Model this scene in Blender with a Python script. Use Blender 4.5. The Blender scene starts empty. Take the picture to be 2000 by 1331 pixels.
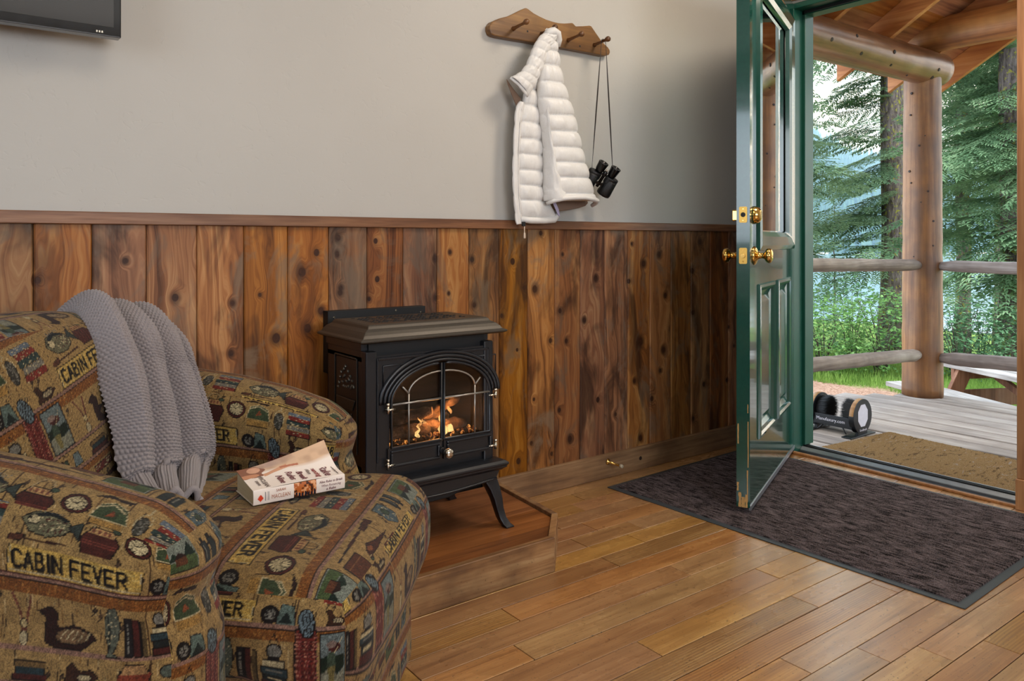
import bpy, bmesh, math, random
import numpy as np
from mathutils import Vector, Matrix

random.seed(7)
RNG = np.random.default_rng(11)
sc = bpy.context.scene
COL = sc.collection
PI = math.pi

# ------------------------------------------------------------------ camera
CAM_H = 0.96
AX = (0.6016, 0.7988)                      # viewing direction on the floor plan
cam_data = bpy.data.cameras.new('camera')
cam_data.sensor_width = 36.0
cam_data.lens = 1520.0 / 2000.0 * 36.0
cam_data.shift_y = -(665.5 - 471.0) / 2000.0
cam_data.clip_start = 0.05
cam_data.clip_end = 2000
cam = bpy.data.objects.new('camera', cam_data)
COL.objects.link(cam)
cam.location = (0, 0, CAM_H)
cam.rotation_euler = (math.radians(90), 0, -math.atan2(AX[0], AX[1]))
sc.camera = cam

# ------------------------------------------------------------------ view / exposure
sc.view_settings.view_transform = 'Standard'
sc.view_settings.look = 'None'
sc.view_settings.gamma = 1.0
sc.view_settings.use_curve_mapping = False
sc.view_settings.exposure = 0.0
sc.cycles.use_denoising = True
sc.cycles.max_bounces = 7
sc.cycles.diffuse_bounces = 4
sc.cycles.glossy_bounces = 4
sc.cycles.transmission_bounces = 6
sc.cycles.transparent_max_bounces = 10
sc.cycles.volume_bounces = 0
sc.cycles.caustics_reflective = False
sc.cycles.caustics_refractive = False
sc.cycles.sample_clamp_indirect = 6.0

# ------------------------------------------------------------------ world (bright broken cloud)
world = bpy.data.worlds.new('sky')
sc.world = world
world.use_nodes = True
wt = world.node_tree
wt.nodes.clear()
w_out = wt.nodes.new('ShaderNodeOutputWorld')
w_bg = wt.nodes.new('ShaderNodeBackground')
w_tc = wt.nodes.new('ShaderNodeTexCoord')
w_map = wt.nodes.new('ShaderNodeMapping')
w_map.inputs['Scale'].default_value = (1.0, 1.0, 2.2)
w_no = wt.nodes.new('ShaderNodeTexNoise')
w_no.inputs['Scale'].default_value = 3.2
w_no.inputs['Detail'].default_value = 6
w_rp = wt.nodes.new('ShaderNodeValToRGB')
w_rp.color_ramp.elements[0].position = 0.40
w_rp.color_ramp.elements[0].color = (0.55, 0.74, 0.98, 1)
w_rp.color_ramp.elements[1].position = 0.60
w_rp.color_ramp.elements[1].color = (0.92, 0.97, 1.0, 1)
wt.links.new(w_tc.outputs['Generated'], w_map.inputs['Vector'])
wt.links.new(w_map.outputs['Vector'], w_no.inputs['Vector'])
wt.links.new(w_no.outputs[0], w_rp.inputs['Fac'])
wt.links.new(w_rp.outputs['Color'], w_bg.inputs['Color'])
w_bg.inputs['Strength'].default_value = 4.0
wt.links.new(w_bg.outputs['Background'], w_out.inputs['Surface'])

def area_light(name, loc, target, sx, sy, power, color):
    d = bpy.data.lights.new(name, 'AREA')
    d.shape = 'RECTANGLE'
    d.size = sx
    d.size_y = sy
    d.energy = power
    d.color = color
    o = bpy.data.objects.new(name, d)
    COL.objects.link(o)
    o.location = loc
    v = Vector(target) - Vector(loc)
    o.rotation_euler = v.to_track_quat('-Z', 'Y').to_euler()
    return o

# area lights added at the unseen window openings to brighten the room,
# and the ceiling lights of the room
area_light('front_fill_light', (0.9, -2.50, 1.55), (0.9, 2.0, 1.0), 1.9, 1.25, 50, (0.92, 0.95, 1.0))
area_light('left_fill_light', (-2.10, 0.2, 1.55), (1.5, 1.0, 0.8), 1.6, 1.2, 13, (0.90, 0.95, 1.0))
area_light('ceiling_lamp_light', (0.75, 0.55, 2.52), (0.85, 0.80, 0.0), 0.8, 0.8, 12, (1.0, 0.88, 0.72))
area_light('ceiling_lamp_light', (2.40, 1.05, 2.54), (2.45, 1.35, 0.0), 0.5, 0.5, 25, (1.0, 0.86, 0.70))
sun_d = bpy.data.lights.new('sun_through_cloud', 'SUN')
sun_d.energy = 2.6
sun_d.angle = math.radians(25)
sun_d.color = (1.0, 0.96, 0.9)
sun = bpy.data.objects.new('sun_through_cloud', sun_d)
COL.objects.link(sun)
sun.rotation_euler = Vector((0.25, 0.75, -1.0)).to_track_quat('-Z', 'Y').to_euler()

# ------------------------------------------------------------------ node helpers
def lin(c):
    if isinstance(c, str):
        c = tuple(int(c[i:i + 2], 16) / 255 for i in (0, 2, 4))
    return tuple(x / 12.92 if x <= 0.04045 else ((x + 0.055) / 1.055) ** 2.4 for x in c[:3])

class Mat:
    def __init__(s, name, rough=0.6, metal=0.0, spec=0.5):
        s.m = bpy.data.materials.new(name)
        s.m.use_nodes = True
        s.t = s.m.node_tree
        s.b = s.t.nodes['Principled BSDF']
        s.b.inputs['Roughness'].default_value = rough
        s.b.inputs['Metallic'].default_value = metal
        s.b.inputs['Specular IOR Level'].default_value = spec
        s._tc = None
    def n(s, typ, ins=None, **attrs):
        nd = s.t.nodes.new('ShaderNode' + typ)
        for k, v in attrs.items():
            setattr(nd, k, v)
        for k, v in (ins or {}).items():
            s.put(nd, k, v)
        return nd
    def put(s, nd, k, v):
        sock = nd.inputs[k]
        if isinstance(v, bpy.types.NodeSocket):
            s.t.links.new(v, sock)
        elif isinstance(v, bpy.types.Node):
            s.t.links.new(v.outputs[0], sock)
        else:
            if sock.type == 'RGBA' and len(v) == 3:
                v = (*v, 1)
            sock.default_value = v
    def tc(s):
        if s._tc is None:
            s._tc = s.n('TexCoord')
        return s._tc.outputs['Object']
    def mapping(s, scale, vec=None, loc=(0, 0, 0), rot=(0, 0, 0)):
        return s.n('Mapping', {'Vector': vec or s.tc(), 'Scale': scale, 'Location': loc, 'Rotation': rot}).outputs[0]
    def noise(s, scale=5, detail=3, rough=0.55, dist=0.0, vec=None):
        return s.n('TexNoise', {'Vector': vec or s.tc(), 'Scale': scale, 'Detail': detail, 'Roughness': rough, 'Distortion': dist}).outputs[0]
    def ramp(s, fac, stops):
        r = s.n('ValToRGB', {'Fac': fac})
        e = r.color_ramp.elements
        while len(e) > 1:
            e.remove(e[-1])
        for i, (p, c) in enumerate(stops):
            el = e[0] if i == 0 else e.new(p)
            el.position = p
            if isinstance(c, (int, float)):
                c = (c, c, c)
            el.color = (*c[:3], 1)
        return r.outputs[0]
    def math(s, op, a, b=0.0, c=None):
        ins = {0: a, 1: b}
        if c is not None:
            ins[2] = c
        return s.n('Math', ins, operation=op).outputs[0]
    def mix(s, fac, a, b, mode='MIX'):
        nd = s.n('Mix', data_type='RGBA', blend_type=mode)
        s.put(nd, 0, fac)
        s.put(nd, 6, a)
        s.put(nd, 7, b)
        return nd.outputs[2]
    def set(s, **kw):
        names = {'color': 'Base Color', 'rough': 'Roughness', 'metal': 'Metallic', 'normal': 'Normal',
                 'emit': 'Emission Color', 'estr': 'Emission Strength', 'alpha': 'Alpha', 'coat': 'Coat Weight',
                 'coatr': 'Coat Roughness', 'sheen': 'Sheen Weight', 'trans': 'Transmission Weight',
                 'sss': 'Subsurface Weight'}
        for k, v in kw.items():
            s.put(s.b, names[k], v)
        return s
    def bump(s, h, strength=0.3, dist=0.002):
        s.set(normal=s.n('Bump', {'Height': h, 'Strength': strength, 'Distance': dist}).outputs[0])
        return s
    def rnd(s):
        return s.n('ObjectInfo').outputs['Random']

def plain(name, color, rough=0.5, metal=0.0, var=0.12, nscale=30, bump=0.0, spec=0.5, coat=0.0):
    m = Mat(name, rough, metal, spec)
    c = lin(color)
    nz = m.noise(nscale, 3)
    m.set(color=m.mix(nz, tuple(x * (1 - var) for x in c), tuple(min(1, x * (1 + var)) for x in c)))
    m.set(rough=m.n('MapRange', {0: nz, 3: max(0.02, rough - 0.06), 4: min(1, rough + 0.06)}).outputs[0])
    if bump:
        m.bump(nz, bump, 0.002)
    if coat:
        m.set(coat=coat, coatr=0.08)
    return m.m

def wood(name, dark, mid, light, axis='X', fine=60, rough=0.5, grain=1.0, bump=0.25, vary=0.5, blotch=2.0,
         coat=0.0, stain=None, specks=0.0, spec=0.5):
    """grain running along one object axis; every object gets its own tone and its own piece of the pattern"""
    m = Mat(name, rough, 0, spec)
    r = m.rnd()
    off = m.n('CombineXYZ', {0: m.math('MULTIPLY', r, 37.0), 1: m.math('MULTIPLY', r, 61.0), 2: m.math('MULTIPLY', r, 23.0)}).outputs[0]
    p = m.n('VectorMath', {0: m.tc(), 1: off}, operation='ADD').outputs[0]
    k = {'X': (0.06, 1, 1), 'Y': (1, 0.06, 1), 'Z': (1, 1, 0.06)}[axis]
    warp = m.noise(2.2, 2, vec=m.mapping(tuple(2.0 * a for a in k), p))
    wv = m.n('VectorMath', {0: p, 1: m.n('VectorMath', {0: warp, 3: 0.10 * grain}, operation='SCALE').outputs[0]}, operation='ADD').outputs[0]
    g1 = m.noise(1.0, 3, 0.6, vec=m.mapping(tuple(fine * a for a in k), wv))
    g2 = m.noise(1.0, 2, 0.5, vec=m.mapping(tuple(fine * 0.22 * a for a in k), wv))
    g = m.math('ADD', m.math('MULTIPLY', g1, 0.5), m.math('MULTIPLY', g2, 0.5))
    colr = m.ramp(g, [(0.34, lin(dark)), (0.5, lin(mid)), (0.66, lin(light))])
    b = m.noise(blotch, 3, vec=p)
    colr = m.mix(m.ramp(b, [(0.35, 0.55), (0.6, 0.0)]), colr, lin(stain or dark))
    hv = m.n('HueSaturation', {'Hue': 0.5, 'Color': colr,
             'Saturation': m.n('MapRange', {0: m.math('FRACT', m.math('MULTIPLY', r, 7.3)), 3: 1 - 0.25 * vary, 4: 1 + 0.2 * vary}).outputs[0],
             'Value': m.n('MapRange', {0: r, 3: 1 - 0.45 * vary, 4: 1 + 0.35 * vary}).outputs[0]}).outputs[0]
    if specks:
        sp = m.noise(150, 2, 0.7, vec=p)
        hv = m.mix(m.ramp(sp, [(0.66, 0.0), (0.72, specks)]), hv, lin('1c1008'))
    m.set(color=hv)
    m.set(rough=m.n('MapRange', {0: g1, 3: min(1, rough + 0.1), 4: max(0.05, rough - 0.1)}).outputs[0])
    m.bump(g1, bump, 0.0015)
    if coat:
        m.set(coat=coat, coatr=0.12)
    return m.m

# ------------------------------------------------------------------ geometry helpers
class G:
    """collects vertices and faces of one mesh"""
    def __init__(s):
        s.v = []
        s.f = []
        s.sm = []
        s.mi = []
    def add(s, vs, fs, smooth=False, mi=0):
        o = len(s.v)
        s.v.extend(tuple(map(float, p)) for p in vs)
        s.f.extend(tuple(i + o for i in f) for f in fs)
        s.sm.extend([smooth] * len(fs))
        s.mi.extend([mi] * len(fs))
        return s
    def box(s, x0, x1, y0, y1, z0, z1, mi=0, M=None):
        vs = [(x0, y0, z0), (x1, y0, z0), (x1, y1, z0), (x0, y1, z0), (x0, y0, z1), (x1, y0, z1), (x1, y1, z1), (x0, y1, z1)]
        if M is not None:
            vs = [tuple(M @ Vector(p)) for p in vs]
        return s.add(vs, [(0, 3, 2, 1), (4, 5, 6, 7), (0, 1, 5, 4), (1, 2, 6, 5), (2, 3, 7, 6), (3, 0, 4, 7)], mi=mi)
    def hexa(s, pts, mi=0):
        return s.add(pts, [(0, 3, 2, 1), (4, 5, 6, 7), (0, 1, 5, 4), (1, 2, 6, 5), (2, 3, 7, 6), (3, 0, 4, 7)], mi=mi)
    def prism(s, poly, fn, t0, t1, mi=0, smooth=False):
        """poly: 2-D outline; fn(a, b, t) -> point"""
        n = len(poly)
        vs = [fn(a, b, t0) for a, b in poly] + [fn(a, b, t1) for a, b in poly]
        fs = [tuple(range(n - 1, -1, -1)), tuple(range(n, 2 * n))]
        s.add(vs, fs, False, mi)
        o = len(s.v) - 2 * n
        for i in range(n):
            j = (i + 1) % n
            s.f.append((o + i, o + j, o + n + j, o + n + i))
            s.sm.append(smooth)
            s.mi.append(mi)
        return s
    def tube(s, pts, rad, seg=10, caps=True, squash=1.0, mi=0, up=None):
        pts = [Vector(p) for p in pts]
        n = len(pts)
        if not hasattr(rad, '__len__'):
            rad = [rad] * n
        t0 = (pts[1] - pts[0]).normalized()
        ref = Vector(up) if up else (Vector((0, 0, 1)) if abs(t0.z) < 0.9 else Vector((1, 0, 0)))
        vs = []
        a = (ref - t0 * ref.dot(t0)).normalized()
        for i in range(n):
            t = (pts[min(i + 1, n - 1)] - pts[max(i - 1, 0)]).normalized()
            a = (a - t * a.dot(t)).normalized()
            b = t.cross(a)
            for k in range(seg):
                th = 2 * PI * k / seg
                vs.append(pts[i] + a * (math.cos(th) * rad[i]) + b * (math.sin(th) * rad[i] * squash))
        fs = []
        for i in range(n - 1):
            for k in range(seg):
                fs.append((i * seg + k, i * seg + (k + 1) % seg, (i + 1) * seg + (k + 1) % seg, (i + 1) * seg + k))
        s.add(vs, fs, True, mi)
        o = len(s.v) - n * seg
        if caps:
            s.f.append(tuple(o + k for k in range(seg - 1, -1, -1)))
            s.f.append(tuple(o + (n - 1) * seg + k for k in range(seg)))
            s.sm += [False, False]
            s.mi += [mi, mi]
        return s
    def lathe(s, prof, origin, axis, seg=24, mi=0, smooth=True):
        """prof: list of (distance along axis, radius)"""
        o = Vector(origin)
        ax = Vector(axis).normalized()
        ref = Vector((0, 0, 1)) if abs(ax.z) < 0.9 else Vector((1, 0, 0))
        a = (ref - ax * ref.dot(ax)).normalized()
        b = ax.cross(a)
        vs = []
        for h, r in prof:
            for k in range(seg):
                th = 2 * PI * k / seg
                vs.append(o + ax * h + a * (math.cos(th) * r) + b * (math.sin(th) * r))
        fs = []
        for i in range(len(prof) - 1):
            for k in range(seg):
                fs.append((i * seg + k, i * seg + (k + 1) % seg, (i + 1) * seg + (k + 1) % seg, (i + 1) * seg + k))
        s.add(vs, fs, smooth, mi)
        oo = len(s.v) - len(prof) * seg
        s.f.append(tuple(oo + k for k in range(seg - 1, -1, -1)))
        s.f.append(tuple(oo + (len(prof) - 1) * seg + k for k in range(seg)))
        s.sm += [False, False]
        s.mi += [mi, mi]
        return s
    def grid(s, P, smooth=True, mi=0, closed_u=False):
        """P: array (n, m, 3)"""
        P = np.asarray(P)
        n, m = P.shape[:2]
        fs = []
        for i in range(n - 1):
            for j in range(m - 1 + (1 if closed_u else 0)):
                k = (j + 1) % m
                fs.append((i * m + j, i * m + k, (i + 1) * m + k, (i + 1) * m + j))
        return s.add(P.reshape(-1, 3), fs, smooth, mi)
    def build(s, name, mat, parent=None, bevel=0.0, seg=1, loc=None):
        me = bpy.data.meshes.new(name)
        vs = s.v
        if loc is not None:
            vs = [(p[0] - loc[0], p[1] - loc[1], p[2] - loc[2]) for p in vs]
        me.from_pydata(vs, [], s.f)
        me.polygons.foreach_set('use_smooth', s.sm)
        mats = mat if isinstance(mat, (list, tuple)) else [mat]
        for m in mats:
            me.materials.append(m)
        if len(mats) > 1:
            me.polygons.foreach_set('material_index', s.mi)
        me.update()
        bm = bmesh.new()
        bm.from_mesh(me)
        bmesh.ops.recalc_face_normals(bm, faces=bm.faces)
        bm.to_mesh(me)
        bm.free()
        o = bpy.data.objects.new(name, me)
        COL.objects.link(o)
        if loc is not None:
            o.location = loc
        if parent is not None:
            o.parent = parent
        if bevel:
            b = o.modifiers.new('bevel', 'BEVEL')
            b.width = bevel
            b.segments = seg
            b.limit_method = 'ANGLE'
            b.angle_limit = math.radians(40)
            b.harden_normals = False
        return o

def fast_mesh(name, V, F, mat, parent=None, smooth=True, kind=None, corner_col=None):
    """V (n,3), F (m,k) numpy arrays -> one mesh object"""
    V = np.asarray(V, dtype=np.float32)
    F = np.asarray(F, dtype=np.int32)
    me = bpy.data.meshes.new(name)
    m, k = F.shape
    me.vertices.add(len(V))
    me.vertices.foreach_set('co', V.ravel())
    me.loops.add(m * k)
    me.loops.foreach_set('vertex_index', F.ravel())
    me.polygons.add(m)
    me.polygons.foreach_set('loop_start', np.arange(0, m * k, k, dtype=np.int32))
    me.polygons.foreach_set('use_smooth', np.full(m, smooth, dtype=bool))
    if corner_col is not None:
        ca = me.color_attributes.new('print', 'FLOAT_COLOR', 'CORNER')
        ca.data.foreach_set('color', np.asarray(corner_col, dtype=np.float32).ravel())
    me.update(calc_edges=True)
    me.validate()
    me.materials.append(mat)
    o = bpy.data.objects.new(name, me)
    COL.objects.link(o)
    if parent is not None:
        o.parent = parent
    if kind:
        o['kind'] = kind
    return o

def root(name, loc=(0, 0, 0), rz=0.0):
    o = bpy.data.objects.new(name, None)
    o.empty_display_size = 0.05
    COL.objects.link(o)
    o.location = loc
    o.rotation_euler = (0, 0, rz)
    return o

def tag(o, label, cat, group=None, kind=None):
    o['label'] = label
    o['category'] = cat
    if group:
        o['group'] = group
    if kind:
        o['kind'] = kind
    return o

def struct(o, label=None):
    o['kind'] = 'structure'
    if label:
        o['label'] = label
    return o

def text_mesh(name, txt, mat, M, size, parent=None, extrude=0.0004, align='CENTER', shear=0.0, xscale=1.0):
    cu = bpy.data.curves.new(name, 'FONT')
    cu.body = txt
    cu.size = size
    cu.align_x = align
    cu.align_y = 'CENTER'
    cu.extrude = extrude
    cu.shear = shear
    cu.resolution_u = 2
    tmp = bpy.data.objects.new(name + '_curve', cu)
    COL.objects.link(tmp)
    dg = bpy.context.evaluated_depsgraph_get()
    me = bpy.data.meshes.new_from_object(tmp.evaluated_get(dg))
    bpy.data.objects.remove(tmp)
    bpy.data.curves.remove(cu)
    me.transform(Matrix.Diagonal((xscale, 1, 1, 1)))
    me.transform(M)
    me.materials.clear()
    me.materials.append(mat)
    me.name = name
    o = bpy.data.objects.new(name, me)
    COL.objects.link(o)
    if parent is not None:
        o.parent = parent
    return o

def frame(origin, xdir, ydir):
    x = Vector(xdir).normalized()
    y = Vector(ydir)
    y = (y - x * y.dot(x)).normalized()
    z = x.cross(y)
    M = Matrix((x, y, z)).transposed().to_4x4()
    M.translation = Vector(origin)
    return M
# =================================================================== ROOM
WALL_Y, WALL_X = 2.318, 3.135
X0, Y0, ZC = -2.2, -2.6, 2.62

m_plaster = Mat('plaster', 0.55)
_n = m_plaster.noise(1.6, 4)
m_plaster.set(color=m_plaster.mix(_n, lin('b4b0a9'), lin('c2beb7')))
_trowel = m_plaster.noise(9, 5, 0.6, 1.2, vec=m_plaster.mapping((1, 1, 1.8)))
_pits = m_plaster.ramp(m_plaster.noise(16, 2, 0.5, 2.5), [(0.30, 0.0), (0.36, 1.0)])
m_plaster.bump(m_plaster.math('ADD', m_plaster.math('MULTIPLY', _trowel, 0.5), m_plaster.math('MULTIPLY', _pits, 0.4)), 0.20, 0.006)
m_plaster = m_plaster.m

# --- knotty cedar for the wainscot: knots stand where the boards have them
KN1 = [(715, 350, 10), (1008, 512, 15), (1445, 553, 9), (1765, 305, 13), (1665, 420, 17), (1785, 680, 13), (1695, 790, 16),
       (1530, 825, 19), (1298, 575, 9), (1290, 890, 10), (1885, 325, 7), (1905, 550, 10), (235, 430, 9), (1890, 205, 12)]
KNOTS = [(0.4285, 0.906, .0050), (0.5557, 0.802, .0072), (0.7934, 0.7995, .0042), (0.9711, 0.924, .0075), (0.9244, 0.864, .0095),
         (0.985, 0.742, .0075), (0.942, 0.690, .0090), (0.843, 0.667, .0100), (0.713, 0.779, .0050), (0.709, 0.633, .0055),
         (1.040, 0.916, .0045), (1.052, 0.810, .0055), (0.226, 0.860, .0060), (1.043, 0.970, .0065)]

def wall_pt(px, py):
    t = (px - 1000) / 1520.0
    d = 2.3 / (0.7988 - 0.6016 * t)
    return (0.6016 + 0.7988 * t) * d, 0.96 + (471 - py) * d / 1520.0, d
for zx, zy, zr in [(230, 125, 9), (238, 310, 10), (45, 185, 7), (60, 375, 9), (200, 405, 7), (515, 210, 7), (520, 400, 6),
                   (588, 180, 6), (583, 378, 5), (695, 215, 9), (705, 435, 8), (890, 225, 11), (945, 350, 8), (997, 357, 12),
                   (1025, 88, 8), (1130, 190, 5), (1118, 462, 8), (838, 485, 7), (1072, 605, 8), (1148, 608, 8), (912, 650, 6),
                   (993, 888, 6), (1290, 305, 9), (1235, 507, 8), (1300, 890, 9), (1115, 940, 8), (1165, 1080, 10),
                   (918, 1185, 10), (1078, 1150, 7), (980, 1100, 7), (1450, 320, 8), (1520, 235, 9), (1463, 140, 5),
                   (1505, 610, 13), (1475, 800, 7), (1505, 1075, 10), (1385, 960, 7), (1595, 190, 9), (1625, 388, 9),
                   (1615, 650, 9), (1600, 750, 7), (1560, 885, 9), (1790, 130, 8), (1755, 270, 9), (1757, 470, 8),
                   (1810, 815, 8), (1930, 540, 6), (1955, 630, 5), (1920, 795, 6), (1760, 980, 7)]:
    _x, _z, _d = wall_pt(640 + zx / 2.464, 420 + zy / 2.464)
    KNOTS.append((round(_x, 3), round(_z, 3), zr / 2.464 * _d / 1520))

def knotty_cedar():
    m = Mat('knotty_cedar', 0.5, 0, 0.3)
    r = m.rnd()
    p = m.tc()
    acc = None
    for x, z, rad in KNOTS:
        rad *= 1.25
        dv = m.n('VectorMath', {0: p, 1: (x, WALL_Y - 0.018, z)}, operation='SUBTRACT').outputs[0]
        dd = m.n('VectorMath', {0: dv, 1: (1 / rad, 1 / rad, 0.8 / rad)}, operation='MULTIPLY').outputs[0]
        ln = m.n('VectorMath', {0: dd}, operation='LENGTH').outputs['Value']
        acc = ln if acc is None else m.math('MINIMUM', acc, ln)
    near = m.n('MapRange', {0: acc, 1: 0.0, 2: 4.0, 3: 1.0, 4: 0.0}, interpolation_type='SMOOTHSTEP').outputs[0]
    off = m.n('CombineXYZ', {0: m.math('MULTIPLY', r, 7.0), 1: m.math('MULTIPLY', r, 13.0), 2: m.math('MULTIPLY', r, 29.0)}).outputs[0]
    q = m.n('VectorMath', {0: p, 1: off}, operation='ADD').outputs[0]
    warp = m.noise(1.0, 3, 0.55, vec=m.mapping((7, 1, 1.6), q))
    push = m.math('ADD', m.math('MULTIPLY', warp, 0.22), m.math('MULTIPLY', near, 0.035))
    qx = m.n('VectorMath', {0: q, 1: m.n('CombineXYZ', {0: push, 1: 0.0, 2: 0.0}).outputs[0]}, operation='ADD').outputs[0]
    fine = m.noise(1.0, 3, 0.6, vec=m.mapping((170, 1, 3.0), qx))
    broad = m.noise(1.0, 3, 0.6, vec=m.mapping((26, 1, 1.1), qx))
    g = m.math('ADD', m.math('MULTIPLY', fine, 0.35), m.math('MULTIPLY', broad, 0.65))
    c = m.ramp(g, [(0.33, lin('522f16')), (0.44, lin('85532b')), (0.54, lin('a56d3b')), (0.68, lin('c6955c'))])
    # darker heart and greyish weathered streaks, flames of pale sapwood
    bl = m.noise(1.0, 4, 0.6, 0.8, vec=m.mapping((9, 1, 2.6), q))
    c = m.mix(m.ramp(bl, [(0.36, 0.8), (0.50, 0.0)]), c, lin('3c2415'))
    bl2 = m.noise(1.0, 4, 0.65, 1.4, vec=m.mapping((7, 1, 3.4), m.n('VectorMath', {0: q, 1: (3.1, 9.0, 5.7)}, operation='ADD').outputs[0]))
    c = m.mix(m.ramp(bl2, [(0.52, 0.0), (0.66, 0.75)]), c, lin('7c6651'))
    halo = m.n('MapRange', {0: acc, 1: 0.9, 2: 2.6, 3: 0.85, 4: 0.0}, interpolation_type='SMOOTHSTEP').outputs[0]
    halo = m.math('MULTIPLY', halo, m.ramp(warp, [(0.35, 0.2), (0.6, 1.0)]))
    c = m.mix(halo, c, lin('3a2212'))
    core = m.n('MapRange', {0: acc, 1: 0.85, 2: 1.1, 3: 1.0, 4: 0.0}).outputs[0]
    c = m.mix(core, c, m.mix(m.noise(90, 2), lin('1d0e07'), lin('55311a')))
    hv = m.n('HueSaturation', {'Hue': m.n('MapRange', {0: m.math('FRACT', m.math('MULTIPLY', r, 5.7)), 3: 0.492, 4: 0.507}).outputs[0],
             'Saturation': m.n('MapRange', {0: m.math('FRACT', m.math('MULTIPLY', r, 9.1)), 3: 0.86, 4: 1.12}).outputs[0],
             'Value': m.n('MapRange', {0: r, 3: 0.62, 4: 1.05}).outputs[0], 'Color': c}).outputs[0]
    m.set(color=hv)
    m.bump(m.math('SUBTRACT', fine, m.math('MULTIPLY', core, 0.8)), 0.25, 0.0015)
    m.set(rough=m.n('MapRange', {0: broad, 3: 0.62, 4: 0.46}).outputs[0])
    return m.m

m_cedar = knotty_cedar()
m_rail = wood('rail_wood', '52301a', '80522f', '9a6b42', 'X', 90, 0.45, vary=0.2)
m_base = wood('baseboard_wood', '5c4432', '8c6c4e', 'a98a68', 'X', 70, 0.5, vary=0.2, blotch=5)
m_hearthtrim = wood('hearth_trim_wood', '62422c', '96704c', 'b5946c', 'X', 90, 0.5, vary=0.25, blotch=7, specks=0.6, stain='4b3423')
m_hearthtop = wood('hearth_top_wood', '5e371f', '8c5731', 'a86e42', 'X', 50, 0.38, vary=0.25)
m_casing = wood('casing_wood', '7f522e', 'a8764a', 'c09062', 'Z', 70, 0.45, vary=0.2)
m_ceiling = plain('ceiling_paint', 'c9c3b8', 0.7)

# floor boards: fir strip, worn satin varnish
def floor_wood():
    m = Mat('fir_floor', 0.3)
    r = m.rnd()
    off = m.n('CombineXYZ', {0: m.math('MULTIPLY', r, 37.0), 1: m.math('MULTIPLY', r, 61.0), 2: 0.0}).outputs[0]
    q = m.n('VectorMath', {0: m.tc(), 1: off}, operation='ADD').outputs[0]
    warp = m.noise(1.0, 2, vec=m.mapping((1.2, 7, 1), q))
    qy = m.n('VectorMath', {0: q, 1: m.n('CombineXYZ', {0: 0.0, 1: m.math('MULTIPLY', warp, 0.05), 2: 0.0}).outputs[0]}, operation='ADD').outputs[0]
    g1 = m.noise(1.0, 2, 0.6, vec=m.mapping((5, 230, 1), qy))
    g2 = m.noise(1.0, 3, 0.6, vec=m.mapping((1.4, 26, 1), qy))
    # some boards show strong stripes
    strong = m.ramp(m.math('FRACT', m.math('MULTIPLY', r, 11.7)), [(0.70, 0.0), (0.78, 1.0)])
    wav = m.n('TexWave', {'Vector': qy, 'Scale': 38.0, 'Distortion': 1.2, 'Detail': 1.0, 'Detail Scale': 0.3},
              wave_type='BANDS', bands_direction='Y').outputs[1]
    g = m.math('ADD', m.math('MULTIPLY', g1, 0.45), m.math('MULTIPLY', g2, 0.55))
    c = m.ramp(g, [(0.32, lin('8a5a2c')), (0.5, lin('b37d43')), (0.68, lin('cb9a5c'))])
    c = m.mix(m.math('MULTIPLY', m.math('MULTIPLY', wav, strong), 0.55), c, lin('77411f'))
    spk = m.noise(1.0, 2, 0.75, vec=m.mapping((90, 150, 1), m.tc()))
    c = m.mix(m.ramp(spk, [(0.64, 0.0), (0.69, 0.9)]), c, lin('2a180c'))
    worn = m.noise(1.0, 4, 0.65, vec=m.mapping((3.0, 5.0, 1), m.tc()))
    c = m.mix(m.ramp(worn, [(0.38, 0.35), (0.55, 0.0)]), c, lin('7a4c26'))
    hv = m.n('HueSaturation', {'Color': c,
             'Hue': m.n('MapRange', {0: m.math('FRACT', m.math('MULTIPLY', r, 5.7)), 3: 0.496, 4: 0.512}).outputs[0],
             'Saturation': m.n('MapRange', {0: m.math('FRACT', m.math('MULTIPLY', r, 9.1)), 3: 0.85, 4: 1.02}).outputs[0],
             'Value': m.n('MapRange', {0: r, 3: 0.80, 4: 1.08}).outputs[0]}).outputs[0]
    m.set(color=hv)
    m.set(rough=m.n('MapRange', {0: worn, 1: 0.3, 2: 0.7, 3: 0.20, 4: 0.34}).outputs[0])
    m.b.inputs['Specular IOR Level'].default_value = 0.9
    m.set(coat=1.0, coatr=0.30)
    m.b.inputs['Coat IOR'].default_value = 1.8
    m.bump(m.math('ADD', m.math('MULTIPLY', g1, 0.25), m.math('MULTIPLY', m.noise(9, 2), 0.5)), 0.10, 0.0012)
    return m.m
m_floor = floor_wood()
m_gap = plain('dark_joint', '17100a', 0.9)

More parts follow.
